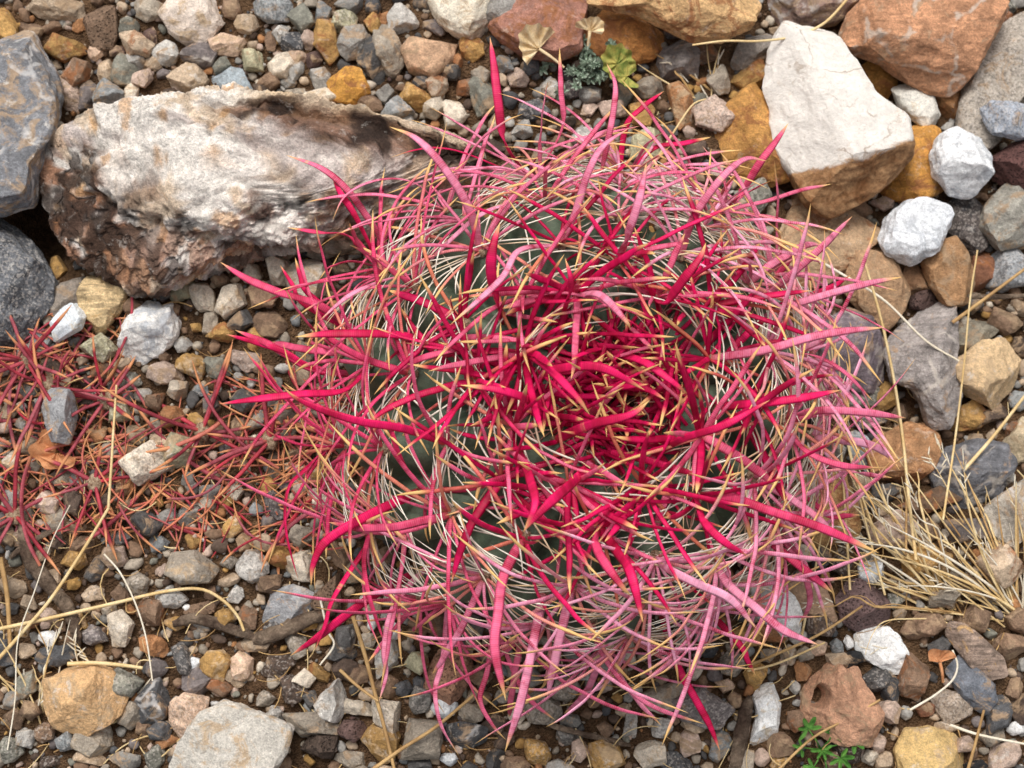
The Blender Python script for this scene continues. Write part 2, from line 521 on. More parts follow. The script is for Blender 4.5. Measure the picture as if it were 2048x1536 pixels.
R_('purplish grey rock behind the pink spines', [(1640,690),(1655,645),(1695,625),(1738,640),(1764,690),(1772,755),(1745,780),(1690,772),(1650,750)], (128,116,122), 'v', 0.75, 0.004, land='the purplish grey rock', cuts=4)
R_('large split grey slate rock with pale veins', [(1772,700),(1790,655),(1850,606),(1902,598),(1914,640),(1906,720),(1922,800),(1898,846),(1862,850),(1832,775),(1792,760)], (158,150,146), 'v', 0.7, 0.012, land='the split grey slate rock', sub=6, rough=0.08)
R_('tan rock with white crust among dry grass stems', [(1908,722),(1935,712),(1965,690),(2012,680),(2046,730),(2040,780),(1998,816),(1962,792),(1920,768)], (212,182,142), 'w', 0.8, 0.01, land='the tan rock with white crust', rough=0.08)
R_('grey-tan oblong stone above the crusted tan rock', [(1903,705),(1915,662),(1960,635),(2004,632),(2004,655),(1962,692),(1930,710)], (150,142,126), 'p', 0.8, 0.004)
R_('orange-brown rock between slate rock and dry grass', [(1738,900),(1762,870),(1805,855),(1858,848),(1875,885),(1870,930),(1830,960),(1800,984),(1752,962)], (180,136,98), 'o', 0.7, 0.006, land='the orange-brown rock in the grass', rough=0.08)
R_('tan ochre rock under the outer pink spines', [(1575,1000),(1610,955),(1682,950),(1706,1010),(1716,1050),(1700,1102),(1640,1095),(1585,1060)], (200,160,110), 'o', 0.7, land='the tan ochre rock under the spines')
R_('dark grey flaky rock with white veins', [(1868,940),(1900,888),(1955,882),(2012,892),(2022,930),(1995,985),(1930,1012),(1882,1002)], (112,112,116), 'v', 0.7, 0.004, land='the dark grey flaky rock', rough=0.08)
R_('blue-grey speckled stone beside the orange-brown rock', [(1682,868),(1715,860),(1740,885),(1756,925),(1742,955),(1712,925)], (160,166,170), 's', 0.8)
R_('grey and tan rock at the top of the dry grass', [(1972,1020),(2005,990),(2060,955),(2110,985),(2070,1060),(2022,1092),(1978,1055)], (174,166,154), 'g', 0.7, 0.006)
R_('tan rock beside the dark flaky rock', [(2008,890),(2050,835),(2110,860),(2100,935),(2040,930)], (200,182,152), 'w', 0.8)
R_('snow-white quartz lump half under the cactus spines', [(1500,1160),(1518,1138),(1548,1145),(1582,1182),(1600,1225),(1596,1262),(1560,1268),(1520,1232)], (242,242,240), 'q', 0.8, land='the white quartz lump under the spines')
R_('snow-white quartz lump standing free on brown gravel', [(1710,1270),(1732,1247),(1770,1254),(1796,1276),(1812,1312),(1804,1340),(1782,1348),(1745,1325),(1715,1300)], (242,242,240), 'q', 0.85, land='the free white quartz lump', rough=0.08)
R_('long narrow white quartz stone beside a brown twig', [(1508,1400),(1520,1370),(1552,1366),(1572,1384),(1568,1430),(1548,1488),(1520,1506),(1502,1482),(1514,1432)], (242,242,240), 'q', 0.8, land='the long white quartz stone')
R_('pink-brown rock with a dark hole', [(1610,1380),(1625,1345),(1655,1320),(1690,1345),(1712,1335),(1742,1400),(1768,1435),(1752,1480),(1690,1486),(1622,1458)], (190,146,118), 'p', 0.75, 0.004, land='the pink-brown rock with a hole', rough=0.10, sub=6, hole=(1642, 1392, 17, 0.022))
R_('golden ochre quartz rock near the green seedling', [(1796,1500),(1818,1462),(1860,1455),(1912,1470),(1936,1505),(1930,1550),(1880,1580),(1810,1570)], (208,176,120), 'w', 0.8, land='the golden ochre quartz rock')
R_('pink-brown wedge rock pointed at one end', [(1566,1142),(1595,1140),(1640,1165),(1664,1200),(1680,1232),(1660,1242),(1610,1220),(1580,1180)], (186,154,128), 'p', 0.8, land='the pink-brown wedge rock')
R_('pitted maroon rock above the free white quartz lump', [(1672,1200),(1700,1165),(1745,1162),(1778,1192),(1778,1240),(1720,1262),(1685,1240)], (118,96,94), 'x', 0.7, land='the pitted maroon rock')
R_('grey-brown ridged stone pointing at the grass tuft', [(1893,1268),(1908,1246),(1930,1252),(2002,1312),(2012,1348),(1970,1362),(1925,1312)], (152,132,118), 'b', 0.8, 0.008, land='the ridged grey-brown stone')
R_('smooth flat slate blade beside the ridged stone', [(1895,1345),(1925,1312),(1985,1368),(1990,1400),(1970,1430),(1930,1400)], (112,116,124), 'p', 0.7, 0.003, cuts=3)
R_('rounded speckled brown stone below the slate blade', [(1866,1400),(1892,1380),(1925,1390),(1942,1412),(1938,1446),(1892,1450)], (164,148,132), 's', 0.9)
R_('large orange-tan block beside the rounded greenish stone', [(88,1410),(98,1365),(130,1335),(175,1328),(215,1345),(250,1382),(232,1430),(175,1465),(112,1455)], (212,172,126), 'w', 0.8, 0.004, land='the orange-tan block', sub=6)
R_('large pale grey slab with tan streaks', [(352,1530),(372,1480),(410,1432),(450,1408),(520,1432),(578,1455),(565,1500),(520,1580),(360,1590)], (196,190,180), 'w', 0.6, 0.006, land='the large pale grey slab', sub=6, cuts=2, pw=4.2, planes=[((0,0.1,1),0.65)])
R_('white knobbed stone among the gravel beside fallen spines', [(243,705),(252,655),(280,610),(300,594),(322,616),(350,602),(360,630),(345,672),(312,712),(275,740)], (228,225,220), 'm', 0.75, 0.003, land='the white knobbed stone', rough=0.09)
R_('tan striped flat stone beside the white-blue lump', [(158,590),(175,545),(215,548),(250,572),(240,612),(200,672),(155,686),(166,640)], (204,178,136), 'b', 0.7, 0.004, land='the tan striped stone')
R_('bluish white lump resting on the fallen red spines', [(104,642),(128,615),(152,604),(174,618),(160,655),(112,682)], (216,222, 226), 'q', 0.9, 0.012, land='the bluish white lump')
R_('grey-brown flat stone beside the blotched dark rock', [(95,615),(115,565),(150,545),(172,560),(160,605),(135,640),(105,645)], (142,132,122), 'p', 0.7)
R_('white stone wedged against the blotched dark rock', [(62,570),(80,545),(108,560),(114,590),(98,625),(72,610)], (215,212,205), 'q', 0.8)
R_('angular grey stone lying in the fallen red spines', [(84,822),(104,772),(140,784),(154,830),(136,882),(100,878)], (158,158,160), 'p', 0.8, 0.014, land='the grey stone in the fallen spines')
R_('pale pinkish white stone behind the long crusted rock', [(324,30),(352,-10),(438,-12),(444,38),(420,74),(386,94),(342,62)], (220,204,190), 'w', 0.8, land='the pale pinkish white stone')
R_('flat blue-grey stone behind the long crusted rock', [(422,150),(452,137),(482,140),(506,186),(466,196),(432,176)], (166,176,182), 'p', 0.7, land='the flat blue-grey stone')
R_('square ochre stone behind the long crusted rock', [(654,160),(690,135),(722,142),(738,185),(715,205),(668,200)], (202,148,72), 'o', 0.7, land='the square ochre stone')
R_('smooth pinkish tan cobble behind the long crusted rock', [(806,100),(822,82),(880,74),(910,88),(905,125),(868,158),(822,140)], (194,158,128), 'p', 0.8, land='the smooth pinkish cobble', cuts=2)
R_('grey angular stone beside the weathered twig', [(526,1238),(545,1186),(582,1172),(626,1186),(630,1212),(592,1240),(536,1254)], (156,156,158), 'v', 0.8, land='the grey stone by the twig')
R_('rust-pink crumbly rock under the front spines', [(848,1345),(880,1305),(925,1295),(945,1340),(925,1390),(890,1412),(856,1385)], (172,130,106), 'x', 0.8, land='the rust-pink crumbly rock', rough=0.07)

# the big white rock: white crust over a brown broken side
o = R_('big white rock with a brown broken side', [(1540,190),(1548,110),(1575,62),(1640,50),(1668,75),(1690,120),(1738,200),(1802,242),(1816,300),(1790,332),(1740,376),(1666,414),(1616,388),(1590,330),(1560,280)], (226,216,202), 'w', 0.62, 0.040, land='the big white rock', sub=6, cuts=1, rough=0.05, pw=3.4, planes=[((0.12,0.22,1),0.72),((-0.75,-0.25,0.65),0.58),((0.25,-0.85,0.42),0.74)])
t = NT('white_crust_brown_side')
p = t.n('ShaderNodeTexCoord').outputs['Object']
n1, n2, n3 = t.noise(p, 60, 7, 0.7, 0.6), t.noise(p, 300, 5, 0.7), t.noise(p, 1300, 2)
c = t.gain(t.n_rgb(lin((232, 226, 218))), t.ramp(n1, 0.25, 0.75, 0.84, 1.08))
c = t.mix(t.ramp(t.noise(p, 35, 8, 0.75, 1.0), 0.58, 0.70, 0, 0.4), c, lin((204, 178, 146)))
wv = t.n('ShaderNodeVectorMath', operation='MULTIPLY_ADD')
wz = t.n('ShaderNodeTexNoise'); t.l(p, wz.inputs['Vector']); wz.inputs['Scale'].default_value = 45; wz.inputs['Detail'].default_value = 5
t.l(wz.outputs['Color'], wv.inputs[0]); wv.inputs[1].default_value = (0.05, 0.05, 0.05); t.l(p, wv.inputs[2])
ck = t.ramp(t.vor(wv.outputs[0], 16, 'DISTANCE_TO_EDGE'), 0.004, 0.022, 0.55, 0)
c = t.mix(t.math('MULTIPLY', ck, t.ramp(t.noise(p, 40, 3), 0.45, 0.6)), c, lin((140, 112, 84)))
pt = t.noise(p, 520, 4, 0.75)
c = t.mix(t.ramp(pt, 0.60, 0.70, 0, 0.5), c, lin((168, 142, 112)))
nd = t.n('ShaderNodeVectorMath', operation='DOT_PRODUCT'); t.l(p, nd.inputs[0]); nd.inputs[1].default_value = (0.30, -0.86, -0.42)
edge = t.math('ADD', nd.outputs['Value'], t.math('MULTIPLY', n1, 0.02))
brown = t.gain(t.mix(t.ramp(n1, 0.35, 0.65), lin((122, 82, 50)), lin((176, 138, 100))), t.ramp(n2, 0.2, 0.8, 0.7, 1.3))
c = t.mix(t.ramp(edge, 0.036, 0.041), c, brown)
c = t.gain(c, t.ramp(n2, 0.2, 0.8, 0.86, 1.12))
t.bump(t.math('ADD', n1, t.math('MULTIPLY', n2, 0.6)), 0.0016)
o.data.materials.clear(); o.data.materials.append(t.done(c, 0.85, 0.25))

# ---- the long crusted rock: layered, pitted, with a deep furrow along its back
def crusted_rock():
    pts = [(66,360),(90,290),(118,255),(170,232),(250,212),(340,198),(480,200),(640,214),(770,236),(880,268),(960,330),(930,430),(800,478),(700,490),(590,486),(490,512),(420,545),(330,570),(270,582),(215,545),(140,522),(98,480),(80,420)]
    P = np.array(pts, float)
    c = np.array([460.0, 370.0])
    H, zc = 0.086, 0.032
    W = np.array([tuple(at(x, y, zc))[:2] for x, y in pts])
    c0 = at(c[0], c[1], zc)
    L = W - np.array([c0.x, c0.y])
    V, F = stone_verts(L, H, 77, 7, 5, 0.0, 3.6, [((0.0, -0.35, 1), 0.74), ((-0.8, -0.2, 0.6), 0.82)])
    px = c[0] + V[:, 0] / 0.000355
    py = c[1] - V[:, 1] / 0.000355
    q = np.stack([px / 100, py / 100, V[:, 2] * 28], -1)
    # grain runs along the rock, falling a little
    g = np.stack([px / 260 + py / 900, (py - 0.22 * (px - 460)) / 60, V[:, 2] * 30], -1)
    up = np.clip(V[:, 2] / (H / 2), -1, 1)
    d = 0.007 * fbm(q * 0.9, 3, 3) + 0.0022 * fbm(q * 5, 12, 4, 0.65) + 0.0011 * vnoise(q * 17, 14)
    lay = fbm(g * 0.55, 21, 3)
    st = np.floor(lay * 5)
    fr = lay * 5 - st
    d += 0.0085 * ((st + smooth(0.80, 1.0, fr)) / 5)              # broken steps of the crust
    crack = smooth(0.075, 0.0, np.abs(fbm(q * np.array([0.8, 1.3, 0.6]) + 3, 91, 3))) * smooth(-0.2, 0.2, vnoise(q * 0.9, 92))
    d -= 0.0040 * crack
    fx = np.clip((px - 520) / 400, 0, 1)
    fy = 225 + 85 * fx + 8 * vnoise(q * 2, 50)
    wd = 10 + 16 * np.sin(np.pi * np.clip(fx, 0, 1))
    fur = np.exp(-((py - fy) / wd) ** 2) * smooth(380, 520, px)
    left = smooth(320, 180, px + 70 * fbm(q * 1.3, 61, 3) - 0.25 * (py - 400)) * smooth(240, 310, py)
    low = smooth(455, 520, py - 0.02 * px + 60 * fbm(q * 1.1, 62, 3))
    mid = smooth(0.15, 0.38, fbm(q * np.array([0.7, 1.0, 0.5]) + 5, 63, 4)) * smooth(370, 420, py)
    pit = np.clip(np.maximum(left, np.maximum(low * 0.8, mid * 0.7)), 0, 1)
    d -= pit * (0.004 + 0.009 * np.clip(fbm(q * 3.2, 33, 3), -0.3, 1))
    dirs = np.stack([V[:, 0] * 0.25, V[:, 1] * 0.8, V[:, 2] * 1.6], -1)
    dirs /= np.linalg.norm(dirs, axis=1, keepdims=True) + 1e-9
    V = V + dirs * d[:, None]
    V[:, 2] -= np.where(V[:, 2] > 0, 0.010 * fur, 0)
    crust = np.array(lin((234, 226, 217)))
    warm = np.array(lin((206, 180, 150)))
    lilac = np.array(lin((188, 174, 168)))
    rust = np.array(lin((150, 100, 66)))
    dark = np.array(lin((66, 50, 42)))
    def mx(a, b, f):
        return a * (1 - f[:, None]) + b * f[:, None]
    C = np.tile(crust, (len(V), 1))
    C = mx(C, lilac, smooth(-0.05, 0.35, fbm(g * 1.1, 71, 4)) * 0.8)
    C = mx(C, warm, smooth(0.1, 0.4, fbm(q * 1.4, 72, 4)) * 0.75)
    C = mx(C, np.array(lin((204, 150, 84))), smooth(0.45, 0.8, fbm(q * 2.4, 73, 4)) * 0.6)
    back = smooth(12, -10, py - fy) * smooth(430, 560, px)
    C = mx(C, np.array(lin((216, 192, 160))), back * 0.8)
    C = mx(C, dark, crack * 0.6)
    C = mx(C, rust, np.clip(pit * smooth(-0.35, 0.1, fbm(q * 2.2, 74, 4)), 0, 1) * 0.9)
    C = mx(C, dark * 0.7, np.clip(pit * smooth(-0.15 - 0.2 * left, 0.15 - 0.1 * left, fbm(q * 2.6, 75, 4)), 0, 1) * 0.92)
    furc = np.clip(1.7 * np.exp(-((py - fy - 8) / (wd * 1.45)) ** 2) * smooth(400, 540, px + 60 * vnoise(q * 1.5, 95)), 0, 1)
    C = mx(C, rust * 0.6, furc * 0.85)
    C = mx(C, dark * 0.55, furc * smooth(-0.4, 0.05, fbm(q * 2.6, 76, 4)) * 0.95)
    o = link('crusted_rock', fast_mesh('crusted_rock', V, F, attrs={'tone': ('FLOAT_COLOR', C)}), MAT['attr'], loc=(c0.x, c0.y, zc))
    tag(o, 'long weathered rock with white crust, rust stains and dark furrow', 'rock')
    mark_poly(L, c0.x, c0.y)
    for x, y in ((150, 300), (300, 250), (480, 240), (640, 250), (780, 270)):
        LAND.append((x, y, 'the long crusted rock'))
crusted_rock()

# ---- medium stones: middle x, middle y, width, height, turn, colour, kind of rock
STONES = """
118 18 105 48 5 tan p;8 52 46 74 0 och o;204 56 64 86 10 brn x;257 52 38 40 0 ggr p;130 95 90 50 8 och o;190 106 26 26 0 pch p;274 90 62 46 15 tan o
155 146 52 46 0 brn o;136 184 44 62 -20 pnk p;176 192 34 66 20 pur p;216 195 56 56 0 bgr p;249 142 46 56 15 ggr p;212 143 34 52 0 tan p;262 186 30 38 0 crm w;248 216 30 22 0 org o
284 156 38 30 -30 pnk p;330 106 46 42 20 lgr p;398 108 66 46 -8 pur v;450 88 78 38 5 pch w;461 15 36 40 0 brn p;494 46 42 40 0 tan w;374 152 76 54 8 tan w;442 130 48 26 -28 ggr p
506 122 54 42 8 olv p;272 118 38 40 0 lgr p;308 128 30 26 0 tan p;300 72 26 32 0 mar p;235 100 38 24 0 mar p;414 32 30 30 0 tan p;300 20 66 38 0 gtn p;340 190 40 26 0 dbr p
550 14 76 46 -8 bgr s;604 33 50 50 0 ggr p;645 22 28 50 10 bgr p;562 63 28 36 0 lgr s;586 85 46 38 -25 slt s;620 78 28 38 0 pnk p;541 78 20 48 0 brn p;655 83 52 80 0 och o
690 42 52 38 -15 olv s;704 80 50 74 12 gry p;746 8 30 46 0 slt p;748 44 32 40 0 och o;767 36 20 36 0 org o;806 42 58 52 0 lgr p;778 106 56 108 -8 gtn p;744 124 48 104 -20 dgr p
640 156 38 48 0 lgr p;564 130 50 56 15 crm p;592 142 24 46 40 lgr p;594 114 34 28 0 pch w;627 116 36 34 0 mar p;593 190 36 34 0 gtn p;640 196 62 36 8 crm w;770 190 38 30 -15 gry p
786 216 68 48 5 bgr g;836 192 62 50 20 och o;866 212 38 50 -15 crm w;906 226 46 54 0 crm w;966 192 50 76 -10 ggr p;876 172 38 40 10 tan o;942 96 48 46 0 och o;1006 126 40 34 0 bgr p
870 52 46 34 10 pur p;700 8 56 28 0 gry p;900 142 40 36 0 dgr p;846 165 34 28 0 slt p;912 122 24 28 0 org o;930 85 26 16 0 crm p;930 175 40 34 0 brn o;960 150 38 32 0 gtn p;735 206 50 32 15 brn p
540 165 44 38 0 brn p;575 165 32 22 0 gry p;520 185 40 34 0 dbr p;1060 132 38 36 0 slt p;1036 156 42 40 0 pnk p;1070 218 66 40 -5 slt s;1044 258 44 30 0 lgr p;990 250 36 40 0 tan p
1416 108 46 40 10 brn o;1440 158 46 54 0 gtn p;1496 152 72 62 -15 och o;1364 206 84 92 25 org w;1430 230 78 64 -10 pnk s;1300 172 58 38 -25 gtn p;1296 286 78 60 0 olv p;1286 226 60 44 0 och o
1224 216 56 36 0 pnk p;1506 400 58 74 10 ggr s;1350 60 40 30 0 dgr p;1180 190 46 36 0 gry p;1100 176 44 40 0 lgr p;1248 190 40 46 0 ggr p;1395 300 44 40 0 dbr p;1340 262 34 26 0 dgr p
112 536 38 46 10 och p;190 540 28 26 0 gry p;200 696 68 48 5 olv s;205 742 56 34 15 brn o;265 612 46 38 -20 brn p;330 580 30 40 20 dgr p;362 576 50 50 -20 olv p;405 592 44 76 -20 crm w
462 598 60 68 10 crm w;420 648 40 42 0 gtn p;386 730 66 46 8 och w;330 745 66 42 0 pnk p;260 762 38 36 0 ggr s;236 826 52 38 8 olv s;434 736 52 38 30 ggr p;446 666 56 34 5 och o
491 720 56 48 0 pnk s;420 816 38 58 15 pur p;290 922 88 74 10 crm s;360 902 54 84 25 olv w;322 880 58 28 15 tan p;346 830 56 38 -35 org o;420 982 52 26 -10 gry p;414 1006 38 28 20 crm p
95 1002 48 48 0 pnk w;24 925 38 44 0 crm w;365 690 34 24 0 lgr p;345 620 26 30 0 brn p;392 655 24 20 0 och o;330 712 26 24 0 brn p;365 680 24 20 0 ggr p;285 790 34 26 0 gry p
355 780 50 34 -20 gtn p;310 800 38 44 0 brn o;400 780 30 24 0 bgr s;480 640 54 40 -20 dgr p;520 590 60 44 0 brn p;500 545 50 40 0 gtn p;560 540 66 50 10 crm w;610 560 90 76 0 crm w
570 490 70 50 0 tan p;640 500 60 44 10 gtn p;540 650 60 46 0 brn p;365 520 44 34 10 lgr p;440 560 34 30 0 brn p;490 800 50 40 0 dgr p;530 740 44 36 0 brn p
290 1046 60 52 10 dgr p;230 1116 46 46 0 pnk p;388 1135 96 60 8 gtn w;386 1082 34 28 0 och o;466 1056 48 32 -50 och w;505 1132 54 56 0 lgr s;272 1166 48 48 0 gtn s;336 1196 68 32 5 lgr s
300 1226 56 50 20 brn o;240 1256 54 66 10 crm w;187 1271 50 36 10 pur s;220 1222 32 26 -20 crm p;95 1275 32 32 0 wht q;456 1160 44 26 -20 tan p;450 1236 50 40 -30 och w;496 1232 36 52 0 brn o
470 1190 36 30 -20 lgr s;400 1220 64 28 -10 brn x;306 1290 58 36 25 org o;366 1316 40 62 -25 dgr s;310 1334 46 36 20 pur p;388 1330 26 26 0 bwt q;432 1336 62 56 15 och w;485 1332 40 56 0 pch w
108 1312 88 42 -8 slt p;50 1366 50 54 0 ggr p;245 1366 66 54 10 ggr s;302 1405 64 92 5 slt g;374 1432 86 84 10 pch s;395 1366 66 52 10 pur v;440 1372 46 42 20 brn o;470 1355 52 36 20 tan p
196 1480 84 62 8 gtn w;45 1476 46 48 30 lgr w;136 1484 40 40 0 bgr s;90 1465 36 34 -15 brn s;180 1516 74 24 5 tan p;320 1462 46 40 -10 slt p;336 1484 46 24 -10 org o;262 1430 44 50 30 gtn p
20 1400 40 44 0 gry p;60 1420 36 36 0 brn p;20 1500 50 44 0 ggr s;150 1120 50 36 10 och p;160 1090 44 34 0 brn p;60 1240 36 26 0 brn o;10 1300 40 60 0 slt p;250 1520 60 34 0 gry p
560 1116 48 42 10 och o;605 1132 76 54 -10 crm w;545 1166 46 50 15 brn p;655 1190 54 88 25 brn x;590 1290 46 50 20 gtn s;690 1272 56 56 10 dgr g;682 1306 62 32 5 dgr p;555 1332 72 42 -15 dbr s
635 1345 46 46 0 och o;605 1356 42 32 10 crm q;586 1378 50 56 20 dbr s;665 1402 72 76 -10 lgr p;712 1416 62 52 10 crm w;780 1432 60 80 -35 crm s;625 1450 108 48 12 gtn p;764 1486 68 76 20 och w
702 1460 52 46 10 mar x;646 1492 82 50 5 dbr x;842 1480 84 84 25 gtn p;840 1400 50 58 0 gry s;890 1414 52 38 0 bwt q;940 1427 56 36 -5 gtn p;930 1472 94 54 -5 slt g;770 1312 54 76 10 lgr w
745 1236 22 50 -10 wht q;782 1262 30 34 0 wht q;832 1326 42 44 0 olv o;808 1376 34 34 0 slt p;838 1368 30 32 0 slt p;540 1506 50 56 20 slt p;902 1520 38 28 20 bwt q;740 1210 40 36 0 tan p
820 1210 40 50 0 crm p;690 1340 50 40 0 dbr p;720 1350 54 40 10 brn p;530 1400 34 32 0 gtn s;548 1430 36 30 0 lgr s;560 1530 44 40 0 brn p;700 1520 60 34 0 gtn p;775 1375 46 40 0 brn p
955 1350 46 46 0 brn p;990 1450 44 36 0 dbr p;880 1250 50 44 0 brn o;620 1400 40 36 0 dgr p;650 1250 44 30 0 brn p
1075 1508 78 52 25 och s;1160 1500 46 38 -20 pnk p;1212 1512 84 58 10 och w;1302 1506 56 58 10 crm w;1350 1528 66 46 20 slt s;1408 1418 104 62 15 pur s;1328 1396 82 46 -20 gtn p;1440 1494 36 72 10 bgr p
1260 1456 32 56 0 lgr s;1322 1456 40 38 30 lgr s;1246 1420 30 26 -20 tan p;1086 1416 76 60 20 gtn s;1130 1376 56 46 0 gtn s;1466 1326 46 48 0 gtn s;1451 1372 36 26 5 pch p;1510 1356 42 64 25 och p
1390 1340 28 42 20 crm w;1490 1270 66 50 -20 och o;1270 1380 26 28 0 lgr q;1212 1462 36 34 0 brn p;1240 1350 34 30 0 brn p;1190 1400 34 30 0 brn p;1140 1440 36 28 0 gry p;1390 1450 50 30 0 tan p
1420 1300 30 30 0 slt p;1350 1300 34 30 0 brn p;1060 1350 50 40 0 gry p;1300 1340 30 26 0 brn p;1170 1350 30 28 0 lgr p;1030 1535 50 40 0 brn p;1470 1400 30 28 0 brn p;1120 1535 60 30 0 lgr w
1592 1440 40 38 20 brn o;1562 1490 50 48 10 brn p;1751 1361 46 62 10 dgr s;1783 1376 36 64 5 slt p;1675 1292 34 38 20 bgr s;1642 1297 34 28 0 pch p;1697 1286 17 28 -15 wht q;1706 1316 40 42 0 blk p
1826 1348 54 110 5 brn o;1776 1425 40 46 -25 pnk p;1996 1430 46 78 20 slt p;1952 1532 42 30 0 blk p;2010 1512 66 48 -20 pnk w;1740 1516 30 30 -20 crm w;1756 1490 28 46 -15 pnk p;1700 1500 60 58 0 dbr s
1890 1454 50 20 5 tan w;2022 1292 62 52 -20 brn p;1895 1192 66 46 -20 gtn p;1842 1122 84 52 -25 och p;1888 1126 44 60 -20 och w;2006 1130 96 86 10 tan o;1686 1128 46 50 0 dbr s;1612 1105 30 32 0 crm w
1782 1058 88 70 -15 pnk p;1936 1056 92 62 10 pur p;1742 1140 58 44 -20 bwt q;1640 1250 60 40 0 dbr s;1850 1250 70 40 -10 brn p;1545 1265 66 36 10 org o;1985 1470 50 36 -20 gtn p;1930 1490 40 40 0 pnk p
1830 1260 44 34 0 brn p;1950 1240 60 50 0 brn p;1580 1310 36 34 0 gtn p;1610 1310 38 28 0 gtn p;1680 1320 46 30 15 tan p;1850 1420 34 30 0 rst p;2040 1240 50 50 0 brn p;2030 1380 34 46 0 brn p;2044 1420 40 60 0 dbr p
1768 792 48 60 15 och w;1720 790 84 46 0 ggr s;1740 842 60 34 10 dgr s;1862 1004 130 62 -10 brn o;1932 832 70 62 -30 och o;1990 832 68 40 -10 dbr p;1946 882 38 26 -15 gtn p;2010 950 50 46 0 lgr w
1732 630 46 40 0 blk x;1846 602 54 36 -15 mar x;2012 642 66 50 20 brn p;1960 548 50 76 10 rst o;1630 600 60 50 0 tan o;1660 640 40 36 0 dbr p;1940 600 50 46 0 dgr p;1615 890 60 50 0 tan p
1720 1005 44 40 0 slt p;1770 985 60 40 0 dgr p;1640 820 54 50 0 dgr p;1700 200 40 40 0 dgr p;1690 130 44 42 0 ggr p;2035 490 50 30 0 brn p;2040 860 50 44 0 brn o;1690 450 44 44 0 dgr p
1640 440 40 30 0 blk p;2000 40 60 44 0 rst o;1500 310 50 40 0 brn p;1480 420 50 44 0 tan p;1540 620 60 50 0 gry p;2040 130 46 60 0 org o;1720 420 50 36 0 brn p;1560 330 40 30 0 dbr p;1870 460 30 40 0 dgr p
"""
SHAPES = ('rounded', 'angular', 'oblong')
def near_land(px, py):
    return min(LAND, key=lambda l: (l[0] - px) ** 2 + (l[1] - py) ** 2)[2]

def irregular(w, h, turn, seed):
    r0 = random.Random(seed)
    k = r0.choice((4, 5, 5, 6, 7))
    ph = r0.uniform(0, 6.28)
    out = []
    for i in range(k):
        a = ph + (i + r0.uniform(-0.28, 0.28)) * 6.2832 / k
        q = r0.uniform(0.94, 1.20)
        x, y = math.cos(a) * w / 2 * q, math.sin(a) * h / 2 * q
        c, s = math.cos(rad(turn)), math.sin(rad(turn))
        out.append((x * c - y * s, x * s + y * c))
    return out

for row in STONES.replace('\n', ';').split(';'):
    if not row.strip():
        continue
    f = row.split()
    cx, cy, w, h, a = map(float, f[:5])
    seed = int(cx * 31 + cy * 17)
    r0 = random.Random(seed)
    pts = [(cx + x, cy + y) for x, y in irregular(w * 1.12, h * 1.12, a, seed)]
    big = max(w, h)
    asp = max(w, h) / min(w, h)
    cuts = r0.choice((4, 7, 9))
    shape = 'oblong' if asp > 1.5 else ('rounded' if cuts == 4 else 'angular')
    size = 'medium' if big >= 58 else 'small'
    word = PAL[f[5]][1]
    extra = {'s': 'speckled ', 'x': 'pitted ', 'v': 'veined '}.get(f[6], '')
    lm = near_land(cx, cy)
    lab = f"{size} {word} {extra}{shape} stone near {lm}"
    br = r0.uniform(0.86, 1.06)
    c3 = [min(255, v * br) for v in soft(PAL[f[5]][0])]
    rock(lab, pts, tuple(c3), f[6], r0.uniform(0.72, 0.98), r0.uniform(0, 0.003), 0.28, None, seed, 5 if big >= 62 else 4, cuts,
         r0.uniform(0.04, 0.085), r0.uniform(2.5, 3.6), name='stone' if size == 'medium' else 'pebble',
         cat='stone' if size == 'medium' else 'pebble', group=f"{word} {shape} stones near {lm}")

# ---- gravel between: loose pebbles one by one, then the fine mass as one
c0 = at(1135, 815, 0.0)
P36 = [(0.118 * math.cos(k * 0.1745), 0.118 * math.sin(k * 0.1745)) for k in range(36)]
mark_poly(P36, c0.x, c0.y, 1.0)

GP = [('tan', 6), ('brn', 7), ('gtn', 6), ('gry', 4), ('crm', 2), ('och', 2), ('bgr', 1), ('dgr', 3), ('pnk', 3), ('ggr', 1.2), ('dbr', 3), ('org', 1.5), ('slt', 1.2), ('lgr', 1.5), ('pur', 1.5), ('wht', 0.35), ('mar', 0.6)]
GN = [g[0] for g in GP]
GW = np.array([g[1] for g in GP], float); GW /= GW.sum()
protos = []
for k in range(14):
    pl = irregular(2, 2 * rnd.uniform(0.66, 0.95), rnd.uniform(0, 180), 900 + k)
    protos.append({s: stone_verts(pl, 2 * rnd.uniform(0.6, 0.85), 900 + k, s, rnd.choice((5, 7, 8)), 0.07, 3.0) for s in (2, 3, 4)})

def disc_free(x, y, r):
    i, j = cell(x, y)
    m = int(r / 0.002) + 1
    i, j = int(i), int(j)
    if i - m < 0 or j - m < 0 or i + m >= 640 or j + m >= 520:
        return False
    I, J = np.ogrid[-m:m + 1, -m:m + 1]
    k = (I * I + J * J) * 4e-6 <= r * r
    sub = OCC[i - m:i + m + 1, j - m:j + m + 1]
    if (sub & k).any():
        return False
    sub[k] = True
    return True

mark_poly([(0.022 * math.cos(k), 0.03 * math.sin(k)) for k in np.arange(0, 6.28, 0.5)], -0.352, 0.118, 1.0)
placed = []
for r, tries in ((0.0095, 900), (0.0082, 2500), (0.0068, 5000), (0.0055, 9000), (0.0043, 14000)):
    xs = nr.uniform(-0.56, 0.56, tries)
    ys = nr.uniform(-0.46, 0.46, tries)
    for x, y in zip(xs, ys):
        q = r * nr.uniform(0.85, 1.1)
        if disc_free(x, y, q * 0.85):
            placed.append((x, y, q))

def to_px(v):
    q = CR.transposed() @ (Vector(v) - CL)
    k = 36.0 / LENS / 2048.0
    return 1024 + q.x / -q.z / k, 768 - q.y / -q.z / k

